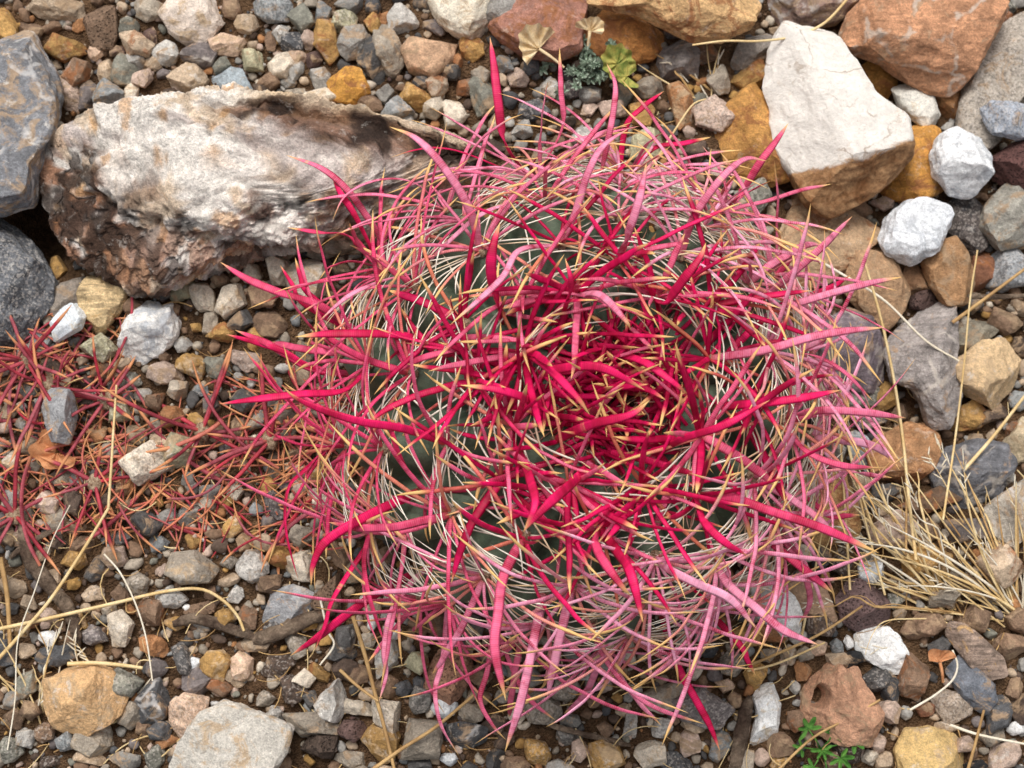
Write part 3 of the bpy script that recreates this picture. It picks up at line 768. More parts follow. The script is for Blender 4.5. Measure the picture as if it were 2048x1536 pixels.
pm = {}
count = 0
rest = []
for x, y, r in placed:
    z = float(gh(x, y))
    px, py = to_px((x, y, z))
    inside = 4 < px < 2044 and 4 < py < 1532
    if inside and r > 0.0048 and count < 200 and (px - 1135) ** 2 + (py - 815) ** 2 > 430 ** 2:
        k = rnd.randrange(14)
        if k not in pm:
            V, F = protos[k][4]
            pm[k] = fast_mesh('pebble', V, F, sharp=0.40)
            pm[k].materials.append(MAT['p'])
            pm[k].materials.clear()
        mk = 's' if rnd.random() < 0.2 else 'p'
        if (k, mk) not in pm:
            me = pm[k].copy(); me.materials.append(MAT[mk]); pm[(k, mk)] = me
        o = link('gravel_chip', pm[(k, mk)])
        e = rnd.uniform(0.8, 1.1)
        hz = rnd.uniform(0.8, 1.05)
        o.scale = (r * 1.1, r * 1.1 * e, r * hz)
        o.rotation_euler = (rnd.uniform(-0.3, 0.3), rnd.uniform(-0.3, 0.3), rnd.uniform(0, 6.28))
        o.location = (x, y, z + r * 0.35)
        cn = GN[nr.choice(len(GN), p=GW)]
        br = rnd.uniform(0.8, 1.05)
        c3 = [min(255, v * br) for v in soft(PAL[cn][0])]
        o.color = (*lin(c3), 1)
        lm = near_land(px, py)
        tag(o, f"tiny {PAL[cn][1]} chip in the gravel near {lm}", 'gravel chip', f"tiny {PAL[cn][1]} chips near {lm}")
        count += 1
    else:
        rest.append((x, y, r, 3 if r > 0.005 else 2))

# fine gravel everywhere, denser where the place shows little soil
N = 21000
xs = nr.uniform(-0.58, 0.58, N)
ys = nr.uniform(-0.48, 0.48, N)
dens = 0.55 + 0.6 * vnoise(np.stack([xs, ys, xs * 0], -1) * 9, 88)
rs = 0.0012 + 0.0030 * nr.rand(N) ** 2.0
for x, y, r, d in zip(xs, ys, rs, dens):
    if ((x + 0.352) / 0.03) ** 2 + ((y - 0.118) / 0.034) ** 2 < 1.2:
        continue
    if nr.rand() > d + 0.25 or (x - c0.x) ** 2 + (y - c0.y) ** 2 < 0.105 ** 2:
        continue
    rest.append((x, y, r, 2))
VV, FF, CC = [], [], []
off = 0
gzs = gh(np.array([q[0] for q in rest]), np.array([q[1] for q in rest]))
for (x, y, r, s), z in zip(rest, gzs):
    V, F = protos[nr.randint(14)][s]
    a = nr.uniform(0, 6.28)
    b = nr.uniform(-0.5, 0.5)
    ca, sa, cb, sb = math.cos(a), math.sin(a), math.cos(b), math.sin(b)
    M = np.array([[ca, -sa * cb, sa * sb], [sa, ca * cb, -ca * sb], [0, sb, cb]]) * np.array([r * 1.1, r * nr.uniform(0.75, 1.1), r * 0.85])
    VV.append(V @ M.T + np.array([x, y, z + r * 0.45]))
    FF.append(F + off)
    off += len(V)
    c3 = np.array(lin(soft(PAL[GN[nr.choice(len(GN), p=GW)]][0]))) * nr.uniform(0.7, 1.05)
    CC.append(np.tile(c3, (len(V), 1)))
gravel = link('gravel', fast_mesh('gravel', np.concatenate(VV), np.concatenate(FF), attrs={'tone': ('FLOAT_COLOR', np.concatenate(CC))}), MAT['gravel'])
tag(gravel, 'fine mixed brown and grey gravel between the stones', 'gravel', kind='stuff')

# ------------------------------------------------------------------ tapering, flattened rods: spines, stems, twigs
def resample(P, n):
    P = np.asarray(P, float)
    if len(P) > 2:       # Catmull-Rom
        Q = np.vstack([2 * P[0] - P[1], P, 2 * P[-1] - P[-2]])
        out = []
        for i in range(1, len(Q) - 2):
            for u in np.linspace(0, 1, 12, endpoint=False):
                a, b, c, d = Q[i - 1], Q[i], Q[i + 1], Q[i + 2]
                out.append(0.5 * (2 * b + (c - a) * u + (2 * a - 5 * b + 4 * c - d) * u * u + (3 * b - a - 3 * c + d) * u ** 3))
        out.append(P[-1])
        P = np.array(out)
    L = np.r_[0, np.cumsum(np.linalg.norm(np.diff(P, axis=0), axis=1))]
    q = np.linspace(0, L[-1], n)
    return np.stack([np.interp(q, L, P[:, k]) for k in range(3)], -1), L[-1]

def rod(P, width, face=(0, 0, 1), rings=20, sides=6, flat=0.4, prof=None, twist=0.0):
    """returns verts, quads, along (m), tt"""
    C, L = resample(P, rings)
    T = np.gradient(C, axis=0)
    T /= np.linalg.norm(T, axis=1, keepdims=True) + 1e-12
    f = np.tile(np.asarray(face, float), (rings, 1))
    W = np.cross(T, f)
    W /= np.linalg.norm(W, axis=1, keepdims=True) + 1e-9
    N = np.cross(W, T)
    if twist:
        a = twist * np.linspace(0, 1, rings)[:, None]
        W, N = W * np.cos(a) + N * np.sin(a), N * np.cos(a) - W * np.sin(a)
    u = np.linspace(0, 1, rings)
    if prof is None:
        w = np.interp(u, [0, 0.04, 0.12, 0.74, 0.90, 1], [0.80, 0.86, 1, 0.93, 0.52, 0.01])
    else:
        w = np.interp(u, *prof)
    th = np.linspace(0, 2 * np.pi, sides, endpoint=False)
    X, Y = np.cos(th), np.sin(th)
    fl = flat + (1 - flat) * np.clip(1 - u * 9, 0, 1)[:, None] * 0.6      # rounder where it is rooted
    V = C[:, None, :] + (W[:, None, :] * X[None, :, None] + N[:, None, :] * (Y[None, :, None] * fl[:, :, None])) * (w * width / 2)[:, None, None]
    V = V.reshape(-1, 3)
    i, j = np.meshgrid(np.arange(rings - 1), np.arange(sides), indexing='ij')
    j2 = (j + 1) % sides
    F = np.stack([i * sides + j, i * sides + j2, (i + 1) * sides + j2, (i + 1) * sides + j], -1).reshape(-1, 4)
    return V, F, np.repeat(u * L, sides), np.repeat(u, sides)

def spine_mesh(parts):
    """parts: list of (V, F, along, tt, bloom, thin, seed) joined into one mesh"""
    VV, FF, A = [], [], {k: [] for k in ('along', 'tt', 'bloom', 'thin', 'seed')}
    off = 0
    for V, F, al, tt, bl, th, sd_ in parts:
        VV.append(V); FF.append(F + off); off += len(V)
        k = len(V)
        for nme, v in (('along', al), ('tt', tt), ('bloom', np.full(k, bl)), ('thin', np.full(k, th)), ('seed', np.full(k, sd_))):
            A[nme].append(v)
    return fast_mesh('spine', np.concatenate(VV), np.concatenate(FF), attrs={k: ('FLOAT', np.concatenate(v)) for k, v in A.items()})

def spine_mat(name, deep, hot, bloomc, tip, basec, tip_at, dry=False):
    t = NT(name)
    al, tt, bl, th, sd_ = (t.attr(k) for k in ('along', 'tt', 'bloom', 'thin', 'seed'))
    cv = t.n('ShaderNodeCombineXYZ')
    t.l(t.math('MULTIPLY', al, 55.0), cv.inputs[0]); t.l(t.math('MULTIPLY', sd_, 37.0), cv.inputs[1])
    n1 = t.noise(cv.outputs[0], 1.0, 3, 0.6)
    cv2 = t.n('ShaderNodeCombineXYZ')
    t.l(t.math('MULTIPLY', al, 380.0), cv2.inputs[0]); t.l(t.math('MULTIPLY', sd_, 91.0), cv2.inputs[1])
    n2 = t.noise(cv2.outputs[0], 1.0, 2, 0.6)
    pn = t.noise(t.pos(), 420, 3, 0.6)
    c = t.mix(t.ramp(n1, 0.30, 0.68), deep, hot)
    c = t.mix(t.math('MULTIPLY', bl, t.ramp(t.math('ADD', n1, t.math('MULTIPLY', pn, 0.35)), 0.42, 0.78)), c, bloomc)
    # pale orange growth bands
    c = t.gain(c, t.ramp(bl, -1.0, 0.0, 0.70, 1.0))
    c = t.mix(t.ramp(th, 1.05, 1.5, 0, 0.75), c, lin((226, 142, 104)))
    band = t.math('MULTIPLY', t.ramp(n1, 0.66, 0.72), t.ramp(n2, 0.35, 0.6))
    c = t.mix(t.math('MULTIPLY', band, 0.55), c, tip)
    # cross ridges
    rid = t.math('SINE', t.math('MULTIPLY', al, 2 * math.pi / 0.0013))
    c = t.mix(t.math('MULTIPLY', t.ramp(rid, 0.0, 1.0), t.math('ADD', 0.04, t.math('MULTIPLY', bl, 0.36))), c, bloomc)
    c = t.gain(c, t.ramp(rid, -1.0, -0.1, 0.93, 1.0))
    c = t.gain(c, t.ramp(n2, 0.25, 0.75, 0.86, 1.10))
    # thin spines fade to straw much earlier
    tstart = t.math('SUBTRACT', tip_at, t.math('MULTIPLY', th, 0.16))
    tstart = t.math('ADD', tstart, t.math('MULTIPLY', t.math('SUBTRACT', sd_, 0.5), 0.10))
    fade = t.ramp(t.math('SUBTRACT', tt, tstart), -0.04, 0.09)
    c = t.mix(fade, c, tip)
    c = t.mix(t.ramp(tt, 0.0, 0.10, 0.8, 0.0), c, basec)
    t.bump(rid, 0.00005, 0.4)
    m = t.done(c, 0.5, 0.2)
    return m

SP_RED = spine_mat('spine_crimson', lin((172, 2, 54)), lin((238, 20, 100)), lin((247, 178, 206)), lin((234, 190, 124)), lin((176, 96, 62)), 0.90)
SP_DRY = spine_mat('spine_dry', lin((116, 32, 44)), lin((194, 50, 66)), lin((160, 104, 112)), lin((206, 142, 98)), lin((178, 112, 78)), 0.80)

t = NT('bristle')
tt = t.attr('tt')
c = t.mix(t.ramp(t.attr('seed'), 0.55, 0.95), lin((248, 242, 226)), lin((232, 202, 156)))
BRISTLE = t.done(c, 0.5, 0.3)

t = NT('crown_hair')
HAIR = t.done(t.mix(t.attr('seed'), lin((150, 112, 92)), lin((214, 176, 158))), 0.7, 0.1)

# ------------------------------------------------------------------ cactus
CC0 = at(1133, 818, 0.070)
AP = at(1228, 786, 0.165)
RB, ZE, HT, NR_ = 0.157, 0.070, 0.098, 16
SHX, SHY = (AP.x - CC0.x), (AP.y - CC0.y)

def body_point(th, ph, ribs=True, bump=None):
    """surface of the ribbed barrel; ph 0 at the crown"""
    th = np.asarray(th, float); ph = np.asarray(ph, float)
    rho = RB * np.sin(np.clip(ph, 0, 2.6)) ** 0.92
    rho = np.where(ph > math.pi / 2, RB * (1 - 0.16 * (ph - math.pi / 2) ** 2), rho)
    z = ZE + HT * np.sign(np.cos(ph)) * np.abs(np.cos(ph)) ** 0.95
    z = np.where(ph > math.pi / 2, ZE - (ph - math.pi / 2) * 0.10, z)
    z = z - 0.022 * np.exp(-(ph / 0.24) ** 2)
    if ribs:
        w = np.abs(np.cos((th + 0.16 * ph) * NR_ / 2)) ** 0.75
        dep = 0.17 * smooth(0.05, 0.75, ph)
        q = 1 - dep * (1 - w)
        # shallow notches between the areoles of a rib
        rho = rho * q
        z = z - 0.018 * dep / 0.17 * (1 - w) * np.clip(np.cos(ph), 0, 1)
    k = np.clip((z - ZE) / HT, 0, 1)
    return np.stack([CC0.x + rho * np.cos(th) + SHX * k, CC0.y + rho * np.sin(th) + SHY * k, z], -1)

AREOLES = []      # (position, normal, th, ph)
for i in range(NR_):
    for j in range(6):
        ph = 0.22 + 0.30 * j + (0.15 if i % 2 else 0.0) + rnd.uniform(-0.03, 0.03)
        if (j == 0 and i % 2 == 0) or ph > 1.66:
            continue
        th = i * 2 * math.pi / NR_ - 0.16 * ph + rnd.uniform(-0.02, 0.02)
        AREOLES.append([th, ph])

nt_, np_ = 320, 90
TH, PH = np.meshgrid(np.linspace(0, 2 * np.pi, nt_, endpoint=False), np.linspace(0.01, 2.25, np_), indexing='ij')
BV = body_point(TH, PH)
# swellings under the areoles
Bn = np.stack([np.cos(TH) * np.sin(PH), np.sin(TH) * np.sin(PH), np.cos(PH)], -1)
apos = np.array([body_point(a, b) for a, b in AREOLES])
bl = np.zeros(TH.shape)
for a in apos:
    d2 = ((BV - a) ** 2).sum(-1)
    bl = np.maximum(bl, np.exp(-d2 / 0.012 ** 2))
BV = BV + Bn * (0.0065 * bl - 0.001 + 0.0010 * fbm(BV * 60, 5, 2))[..., None]
i, j = np.meshgrid(np.arange(nt_), np.arange(np_ - 1), indexing='ij')
i2 = (i + 1) % nt_
BF = np.stack([i * np_ + j, i * np_ + j + 1, i2 * np_ + j + 1, i2 * np_ + j], -1).reshape(-1, 4)
BV = BV.reshape(-1, 3)
ORG = Vector((CC0.x, CC0.y, 0.0))
ORGN = np.array(ORG)
cactus = bpy.data.objects.new('barrel_cactus', None)
COL.objects.link(cactus)
cactus.location = ORG
tag(cactus, 'round green barrel cactus bristling with crimson and pink spines', 'cactus')
t = NT('cactus_skin')
p = t.pos()
n1, n2, n3 = t.noise(p, 45, 5, 0.6), t.noise(p, 400, 4, 0.7), t.noise(p, 1800, 2)
c = t.mix(t.ramp(n1, 0.3, 0.7), lin((74, 90, 74)), lin((104, 118, 98)))
c = t.gain(c, t.ramp(n2, 0.25, 0.75, 0.82, 1.15))
c = t.mix(t.ramp(n3, 0.62, 0.72, 0, 0.35), c, lin((150, 160, 140)))
c = t.mix(t.ramp(t.noise(p, 90, 5, 0.7), 0.66, 0.74, 0, 0.5), c, lin((140, 128, 100)))
t.bump(n2, 0.0004)
SKIN = t.done(c, 0.6, 0.35)
body = link('body', fast_mesh('body', BV - ORGN, BF), SKIN, cactus)
BVH = BVHTree.FromPolygons([Vector(v) for v in BV], [tuple(int(q) for q in f) for f in BF])

def surf(px, py):
    h = BVH.ray_cast(CL, ray(px, py))
    if h[0] is None:
        q = BVH.find_nearest(at(px, py, 0.06))
        return q[0], q[1]
    return h[0], h[1]

def nrm_at(v):
    q = BVH.find_nearest(v)
    return q[0], q[1]

areo = []
for th, ph in AREOLES:
    v = Vector(body_point(th, ph)) + Vector((math.cos(th) * math.sin(ph), math.sin(th) * math.sin(ph), math.cos(ph))) * 0.006
    q, _ = nrm_at(v)
    nn = Vector((math.cos(th) * math.sin(ph * 1.02), math.sin(th) * math.sin(ph * 1.02), math.cos(ph * 1.02))).normalized()
    areo.append({'p': q, 'n': nn, 'ph': ph, 'th': th, 'wide': True, 'obj': None})

# areole wool pads
t = NT('areole_wool')
p = t.pos()
c = t.mix(t.ramp(t.noise(p, 500, 4, 0.7), 0.3, 0.7), lin((112, 84, 66)), lin((190, 168, 142)))
t.bump(t.noise(p, 900, 3), 0.0015)
WOOL = t.done(c, 0.95, 0.05)
t = NT('crown_wool')
p = t.pos()
c = t.mix(t.ramp(t.noise(p, 300, 5, 0.75), 0.3, 0.7), lin((46, 34, 28)), lin((120, 92, 74)))
t.bump(t.noise(p, 700, 3), 0.003)
CWOOL = t.done(c, 0.95, 0.05)
pV, pF = stone_verts([(math.cos(k * 1.0472), 1.5 * math.sin(k * 1.0472)) for k in range(6)], 1.2, 5, 3, 0, 0.18, 2.2)
def pad(a):
    r = 0.0042 if a['ph'] > 0.5 else 0.003
    n_ = a['n']
    up = (Vector((AP.x, AP.y, AP.z)) - a['p'])
    up = (up - n_ * up.dot(n_)).normalized()
    sd_ = n_.cross(up)
    M = np.array([[*sd_], [*up], [*n_]]).T
    V = (pV * r) @ M.T + np.array(a['p']) - ORGN
    o = link('areole', fast_mesh('areole', V, pF), WOOL, cactus)
    a['obj'], a['up'], a['side'] = o, up, sd_
for a in areo:
    pad(a)

singles = {'central_spine': 0, 'radial_spine': 0}
mass, bris = [], []
def add_spine(a, P, width, kind, bloom, thin, rings=24, sides=8, flat=0.38, twist=0.0, face=None, single=True):
    fc = face if face is not None else (a['n'] + Vector((0, 0, 0.8))).normalized()
    V, F, al, tt = rod(P, width, fc, rings, sides, flat, None, twist)
    part = (V - ORGN, F, al, tt, bloom, thin, rnd.random())
    if single and singles[kind] < 295:
        me = spine_mesh([part])
        link(kind, me, SP_RED, a['obj'])
        singles[kind] += 1
    else:
        mass.append(part)

# ---- the conspicuous long flat spines, one by one: width, then outline points from root to tip; last number lifts the tip (m)
TRACE = """
28 .05 .035:1036 372 1012 290 996 200 988 130 980 74
18 .3 .03:1124 330 1123 260 1122 180 1119 95
19 .45 .035:1188 404 1214 290 1228 215 1230 165 1213 126
25 .6 .03:1140 485 1152 420 1176 345 1206 292 1258 256
25 .6 .05:1228 545 1255 470 1278 400 1293 325
25 .6 .03:982 492 935 410 880 325 830 275 778 253
22 .35 .02:792 518 735 435 690 375 640 335 572 310
22 .0 .01:752 492 712 435 680 385 664 352
23 .1 .02:745 485 700 474 640 465 575 455
27 .15 .02:702 642 640 612 560 585 495 558 440 524
27 .0 .03:880 684 800 670 720 667 650 668 590 674
21 .3 .045:898 680 940 675 1000 677 1075 684
27 .0 .03:760 770 690 779 600 788 520 797 438 808
21 .2 .05:772 782 778 752 830 722 880 706 945 694
23 .0 .03:890 866 810 858 720 843 640 818 590 795 565 772
20 .05 .05:842 982 805 925 785 870 772 815
27 .0 .02:846 984 790 1005 710 1045 650 1085 626 1130 622 1172
26 .0 .0:655 928 610 940 580 970 570 1020 575 1080 597 1162
20 .1 .05:868 984 930 978 1000 958 1140 914
18 .7 .0:862 1128 815 1175 780 1230 768 1300 772 1350 758 1404
27 .0 .0:800 1148 750 1190 690 1232 635 1275 580 1312
28 .25 .02:1022 1082 1008 1150 996 1230 990 1300 1012 1402
27 .75 .01:1088 1182 1074 1250 1058 1330 1040 1410 1010 1504
20 .6 .0:908 1262 885 1320 870 1380 882 1450 918 1512
23 .0 .01:1318 1270 1355 1330 1392 1400 1420 1452 1440 1502
15 .4 .0:1185 1240 1200 1300 1250 1370 1310 1415 1408 1448
25 .9 .03:1290 1102 1340 1140 1400 1170 1460 1198 1512 1256
25 .7 .01:1398 1112 1450 1160 1520 1222 1570 1262 1638 1290
24 .0 .04:1366 986 1410 1045 1450 1085 1496 1112
25 .1 .02:1398 964 1460 995 1540 1022 1640 1055 1758 1106
28 .0 .05:1212 1072 1235 1105 1262 1150 1286 1245
26 .1 .05:1165 1038 1195 1100 1240 1168 1262 1192
22 .6 .02:1486 664 1560 620 1650 590 1740 566 1805 554
24 .5 .03:1450 722 1530 700 1620 675 1690 662 1768 655
25 .2 .03:1440 442 1475 395 1520 325 1550 285 1577 246
23 .0 .01:1235 318 1300 302 1370 286 1422 274
20 .0 .01:1222 306 1250 260 1285 215 1328 182
28 .0 .06:1292 640 1330 605 1370 555 1400 515 1412 485
30 .0 .06:1004 645 990 590 982 540 986 495 1000 444
20 .0 .06:1124 634 1136 595 1142 560 1130 515
25 .0 .03:1428 814 1500 808 1590 798 1682 780
22 .4 .02:1545 824 1630 822 1720 824 1812 836
22 .5 .02:1512 612 1570 560 1640 498 1705 432
19 .0 .01:1608 602 1650 580 1702 550
24 .1 .01:1510 1058 1560 1100 1610 1140 1666 1186
15 .3 .01:1580 690 1640 715 1690 745 1746 802
29 .0 .07:1188 925 1140 970 1090 1015 1046 1064
28 .0 .07:1040 905 1060 960 1070 1010 1048 1060
13 .5 .03:890 425 850 380 800 358 740 364 690 392 664 442
18 .0 .02:1000 345 940 310 880 296 830 300 778 316
22 .5 .03:1352 500 1385 440 1440 360 1490 318 1534 322
20 .5 .03:1448 480 1452 400 1440 340 1405 292
17 .4 .03:1032 372 1070 320 1130 285 1280 252
15 .3 .03:1210 420 1260 370 1340 345 1430 350
22 .0 .06:1300 920 1360 880 1450 850 1540 800
26 .0 .05:1050 770 1110 740 1200 735 1290 780
24 .0 .05:1200 700 1280 720 1340 760 1378 790
24 .0 .05:1130 830 1060 800 1000 780 920 770
26 .0 .06:1110 880 1180 850 1260 830 1300 800
24 .0 .06:1040 700 1090 730 1150 790 1180 830
22 .6 .05:1150 560 1200 590 1250 640 1262 660
20 .7 .05:1110 520 1040 500 1000 560 900 650
20 .8 .04:830 545 880 500 960 430 1040 400
18 .7 .04:835 548 770 560 700 590 640 640
24 .1 .02:1620 430 1590 500 1550 560 1530 600
19 .2 .02:1550 870 1610 900 1680 930 1750 935
21 .1 .01:1560 960 1620 1000 1660 1030 1722 1030
20 .0 .0:1450 1240 1480 1290 1495 1320 1512 1352
17 .3 .0:960 1270 975 1340 960 1400 985 1450 1012 1480
19 .3 .0:1010 1270 1030 1350 1060 1400 1110 1440
22 .1 .0:760 1020 730 1100 735 1180 770 1290
20 .0 .0:690 760 630 740 560 700 450 668
24 .1 .0:670 770 620 735 540 690 470 660
19 .0 .0:655 640 620 590 600 550 590 515
16 .0 .0:640 650 610 610 585 570 560 530
20 .0 .0:700 1150 670 1190 650 1250 630 1300
"""
tr = []
for row in TRACE.strip().split('\n'):
    head, body_ = row.split(':')
    w, bloom, rise = map(float, head.split())
    q = list(map(float, body_.split()))
    pts = list(zip(q[0::2], q[1::2]))
    b, bn = surf(*pts[0])
    a = min(areo, key=lambda s: (s['p'] - b).length)
    dist = (a['p'] - b).length
    if dist > 0.016:
        a2 = {'p': b, 'n': (b - Vector((CC0.x, CC0.y, 0.05))).normalized(), 'ph': a['ph'], 'th': a['th'], 'wide': False, 'obj': None, 'extra': True}
        pad(a2)
        areo.append(a2)
        if dist < 0.03:
            a['wide'] = False
        a = a2
    a['wide'] = False
    P = [np.array(a['p'] - a['n'] * 0.001)]
    L = [0.0]
    for k in range(1, len(pts)):
        L.append(L[-1] + math.dist(pts[k - 1], pts[k]))
    z0 = a['p'].z
    for k in range(1, len(pts)):
        s = L[k] / L[-1]
        z = z0 + rise * (1 - (1 - s) ** 2) + 0.012 * math.sin(s * math.pi)
        v = at(*pts[k], z)
        hit = BVH.ray_cast(Vector((v.x, v.y, 0.5)), Vector((0, 0, -1)))
        if hit[0] is not None and hit[0].z + 0.006 > z:
            v = at(*pts[k], hit[0].z + 0.006)
        g_ = float(gh(v.x, v.y)) + 0.012
        if v.z < g_:
            v = at(*pts[k], g_)
        P.append(np.array(v))
    tr.append((a, P, w * 0.000235, bloom))
for a, P, w, bloom in tr:
    add_spine(a, P, w, 'central_spine', bloom, 0.0, 44, 6, 0.24, rnd.uniform(-0.45, 0.45))

def curve(p0, d0, d1, length, n=9, wob=0.035):
    P = [np.array(p0)]
    for k in range(n):
        u = (k + 0.5) / n
        d = d0.lerp(d1, u).normalized()
        if wob:
            d = (d + Vector((rnd.gauss(0, wob), rnd.gauss(0, wob), rnd.gauss(0, wob)))).normalized()
        P.append(P[-1] + np.array(d) * length / n)
    return P

def dirv(a, az, el):
    """az 0 = down the rib, 90 = sideways, 180 = towards the crown"""
    n_, u_, s_ = a['n'], a['up'], a['side']
    h = -u_ * math.cos(rad(az)) + s_ * math.sin(rad(az))
    return (h * math.cos(rad(el)) + n_ * math.sin(rad(el))).normalized()

DOWN = Vector((0, 0, -1))
order = sorted(areo, key=lambda a: -a['p'].z)
for a in order:
    if a.get('extra'):
        continue
    young = a['ph'] < 0.66
    old = a['ph'] > 1.40
    west = max(0.0, -math.cos(a['th']))
    bl0 = rnd.choice((-0.8, -0.3, 0.0, 0.25)) if young else rnd.uniform(0.25, 0.95) * (1 - 0.72 * west)
    k = 0.80 if young else 1.0
    if a['wide'] and (young or rnd.random() < 0.4):
        e = rnd.uniform(40, 62)
        az = rnd.gauss(0, 16)
        add_spine(a, curve(a['p'], dirv(a, az, e), dirv(a, az + rnd.gauss(0, 14), e - rnd.uniform(35, 75)), rnd.uniform(0.07, 0.10) * k, 9),
                  rnd.uniform(0.0046, 0.0062), 'central_spine', bl0, 0, 32, 6, 0.24, rnd.uniform(-0.5, 0.5))
    e = rnd.uniform(50, 75)
    az = 180 + rnd.gauss(0, 22)
    if young or rnd.random() < 0.3: add_spine(a, curve(a['p'], dirv(a, az, e), dirv(a, az + rnd.gauss(0, 14), e - rnd.uniform(15, 45)), rnd.uniform(0.055, 0.078) * k, 8),
              rnd.uniform(0.0032, 0.0046), 'central_spine', bl0, 0.2, 24, 6, 0.3, rnd.uniform(-0.6, 0.6))
    for s in (-1, 1):
        e = rnd.uniform(32, 55)
        az = s * rnd.uniform(70, 115)
        add_spine(a, curve(a['p'], dirv(a, az, e), dirv(a, az + rnd.gauss(0, 18), e - rnd.uniform(15, 45)), rnd.uniform(0.078, 0.112) * k, 8),
                  rnd.uniform(0.0028, 0.0038), 'radial_spine', bl0, 0.4, 20, 6, 0.42, rnd.uniform(-0.6, 0.6))
    for az in (35, -35, 140, -140, 75, -75, 5, 105)[:8 if not young else 4]:
        az += rnd.gauss(0, 9)
        if old and rnd.random() < 0.35:
            continue
        e = rnd.uniform(20, 42)
        ln = rnd.uniform(0.068, 0.108) * k
        add_spine(a, curve(a['p'], dirv(a, az, e), dirv(a, az + rnd.gauss(0, 20), e - rnd.uniform(30, 65)), ln, 8),
                  rnd.uniform(0.0020, 0.0029), 'radial_spine', min(1, bl0 * 1.1 + 0.05), rnd.choice((0.7, 0.9, 1.0, 1.3, 1.5)), 18, 6, 0.6, rnd.uniform(-0.5, 0.5), single=a['n'].z > 0.25)
    if old and math.cos(a['th']) < 0.2:
        continue
    for q in range(17 if not young else 8):
        s = -1 if q % 2 else 1
        az = s * rnd.uniform(48, 134)
        e = rnd.uniform(10, 34)
        ln = rnd.uniform(0.04, 0.066)
        b = np.array(a['p'] + a['side'] * s * 0.003 - a['up'] * rnd.uniform(-0.006, 0.006))
        V, F, al, tt = rod(curve(b, dirv(a, az, e), dirv(a, az + s * rnd.uniform(-35, 35), e - rnd.uniform(25, 60)), ln, 6, 0.03), rnd.uniform(0.0011, 0.0016), a['n'], 10, 4, 0.6)
        bris.append((V - ORGN, F, al, tt, 0, 0, rnd.random()))

# the young spines of the crown, standing and crossing over one another
kid = [a for a in areo if a['ph'] < 0.80 and not a.get('extra')]
for q in range(200):
    th, ph = rnd.uniform(0, 6.283), rnd.uniform(0.05, 0.60)
    b = Vector(body_point(th, ph))
    a = min(kid, key=lambda s: (s['p'] - b).length)
    if rnd.random() < 0.45:
        b = a['p']
    az = rnd.choice((0, 180, 180, 90, -90, 60, -60, 120, -120)) + rnd.gauss(0, 25)
    e = rnd.uniform(14, 62)
    wide = rnd.random() < 0.26
    add_spine(a, curve(b - a['n'] * 0.001, dirv(a, az, e), dirv(a, az + rnd.gauss(0, 14), e - rnd.uniform(5, 30)), rnd.uniform(0.045, 0.086), 7),
              rnd.uniform(0.0040, 0.0056) if wide else rnd.uniform(0.0021, 0.0034), 'central_spine' if wide else 'radial_spine',
              rnd.choice((-1, -0.7, -0.3, 0, 0.3)), 0.2 if wide else 0.6, 24, 6, 0.28, rnd.uniform(-0.7, 0.7))

for q in range(100):
    th, ph = rnd.uniform(0, 6.283), rnd.uniform(0.10, 0.42)
    b = Vector(body_point(th, ph))
    a = min(kid, key=lambda s: (s['p'] - b).length)
    tgt = Vector((AP.x + rnd.gauss(0, 0.028), AP.y + rnd.gauss(0, 0.028), AP.z + rnd.uniform(-0.004, 0.02)))
    d = (tgt - b).normalized()
    add_spine(a, curve(b, d, (d + Vector((rnd.gauss(0, 0.15), rnd.gauss(0, 0.15), rnd.uniform(-0.1, 0.2)))).normalized(), rnd.uniform(0.04, 0.075), 6),
              rnd.uniform(0.0024, 0.0044), 'radial_spine', rnd.choice((-1, -1, -0.6, 0)), 0.5, 20, 6, 0.3, rnd.uniform(-0.7, 0.7))

# fine crinkled hair in the crown
hair = []
for q in range(300):
    th, ph = rnd.uniform(0, 6.28), abs(rnd.gauss(0, 0.33)) + 0.02
    if ph > 0.8: continue
    b = body_point(th, ph)
    d = Vector((rnd.gauss(0, 1), rnd.gauss(0, 1), rnd.uniform(0.1, 0.9))).normalized()
    V, F, al, tt = rod(curve(b, d, (d + Vector((rnd.gauss(0, .6), rnd.gauss(0, .6), -0.5))).normalized(), rnd.uniform(0.015, 0.04), 6, 0.16), 0.0009, (0, 0, 1), 9, 4, 0.8)
    hair.append((V - ORGN, F, al, tt, 0, 0, rnd.random()))

o = link('radial_spines', spine_mesh(mass), SP_RED, cactus); tag(o, kind='stuff')
o = link('bristles', spine_mesh(bris), BRISTLE, cactus); tag(o, 'long white curved bristles', kind='stuff')
o = link('crown_hair', spine_mesh(hair), HAIR, cactus); tag(o, 'fine tangled tan hair in the crown', kind='stuff')
# brown wool that fills the crown
wp = np.array(body_point(0.0, 0.0)); wp = np.array([AP.x, AP.y, wp[2]])
V, F = stone_verts([(math.cos(k * 0.5236), math.sin(k * 0.5236)) for k in range(12)], 0.5, 8, 5, 0, 0.16, 2.0)
link('crown_wool', fast_mesh('crown_wool', V * 0.034 + wp - ORGN + np.array([0, 0, -0.004]), F), CWOOL, cactus)

# ------------------------------------------------------------------ fallen dry spines beside the cactus
def lying(px, py, ln, ang, bend, z, w, tiltz=0.0):
    """path of a fallen spine: middle at (px, py), image angle ang, sagging bend"""
    c = at(px, py, z)
    a = rad(-ang)
    P = []
    for u in np.linspace(-0.5, 0.5, 7):
        x, y = u * ln, bend * ln * (0.25 - u * u) * 2
        P.append(np.array([c.x + x * math.cos(a) - y * math.sin(a), c.y + x * math.sin(a) + y * math.cos(a), c.z + tiltz * u * ln + rnd.gauss(0, 0.0006)]))
    return P

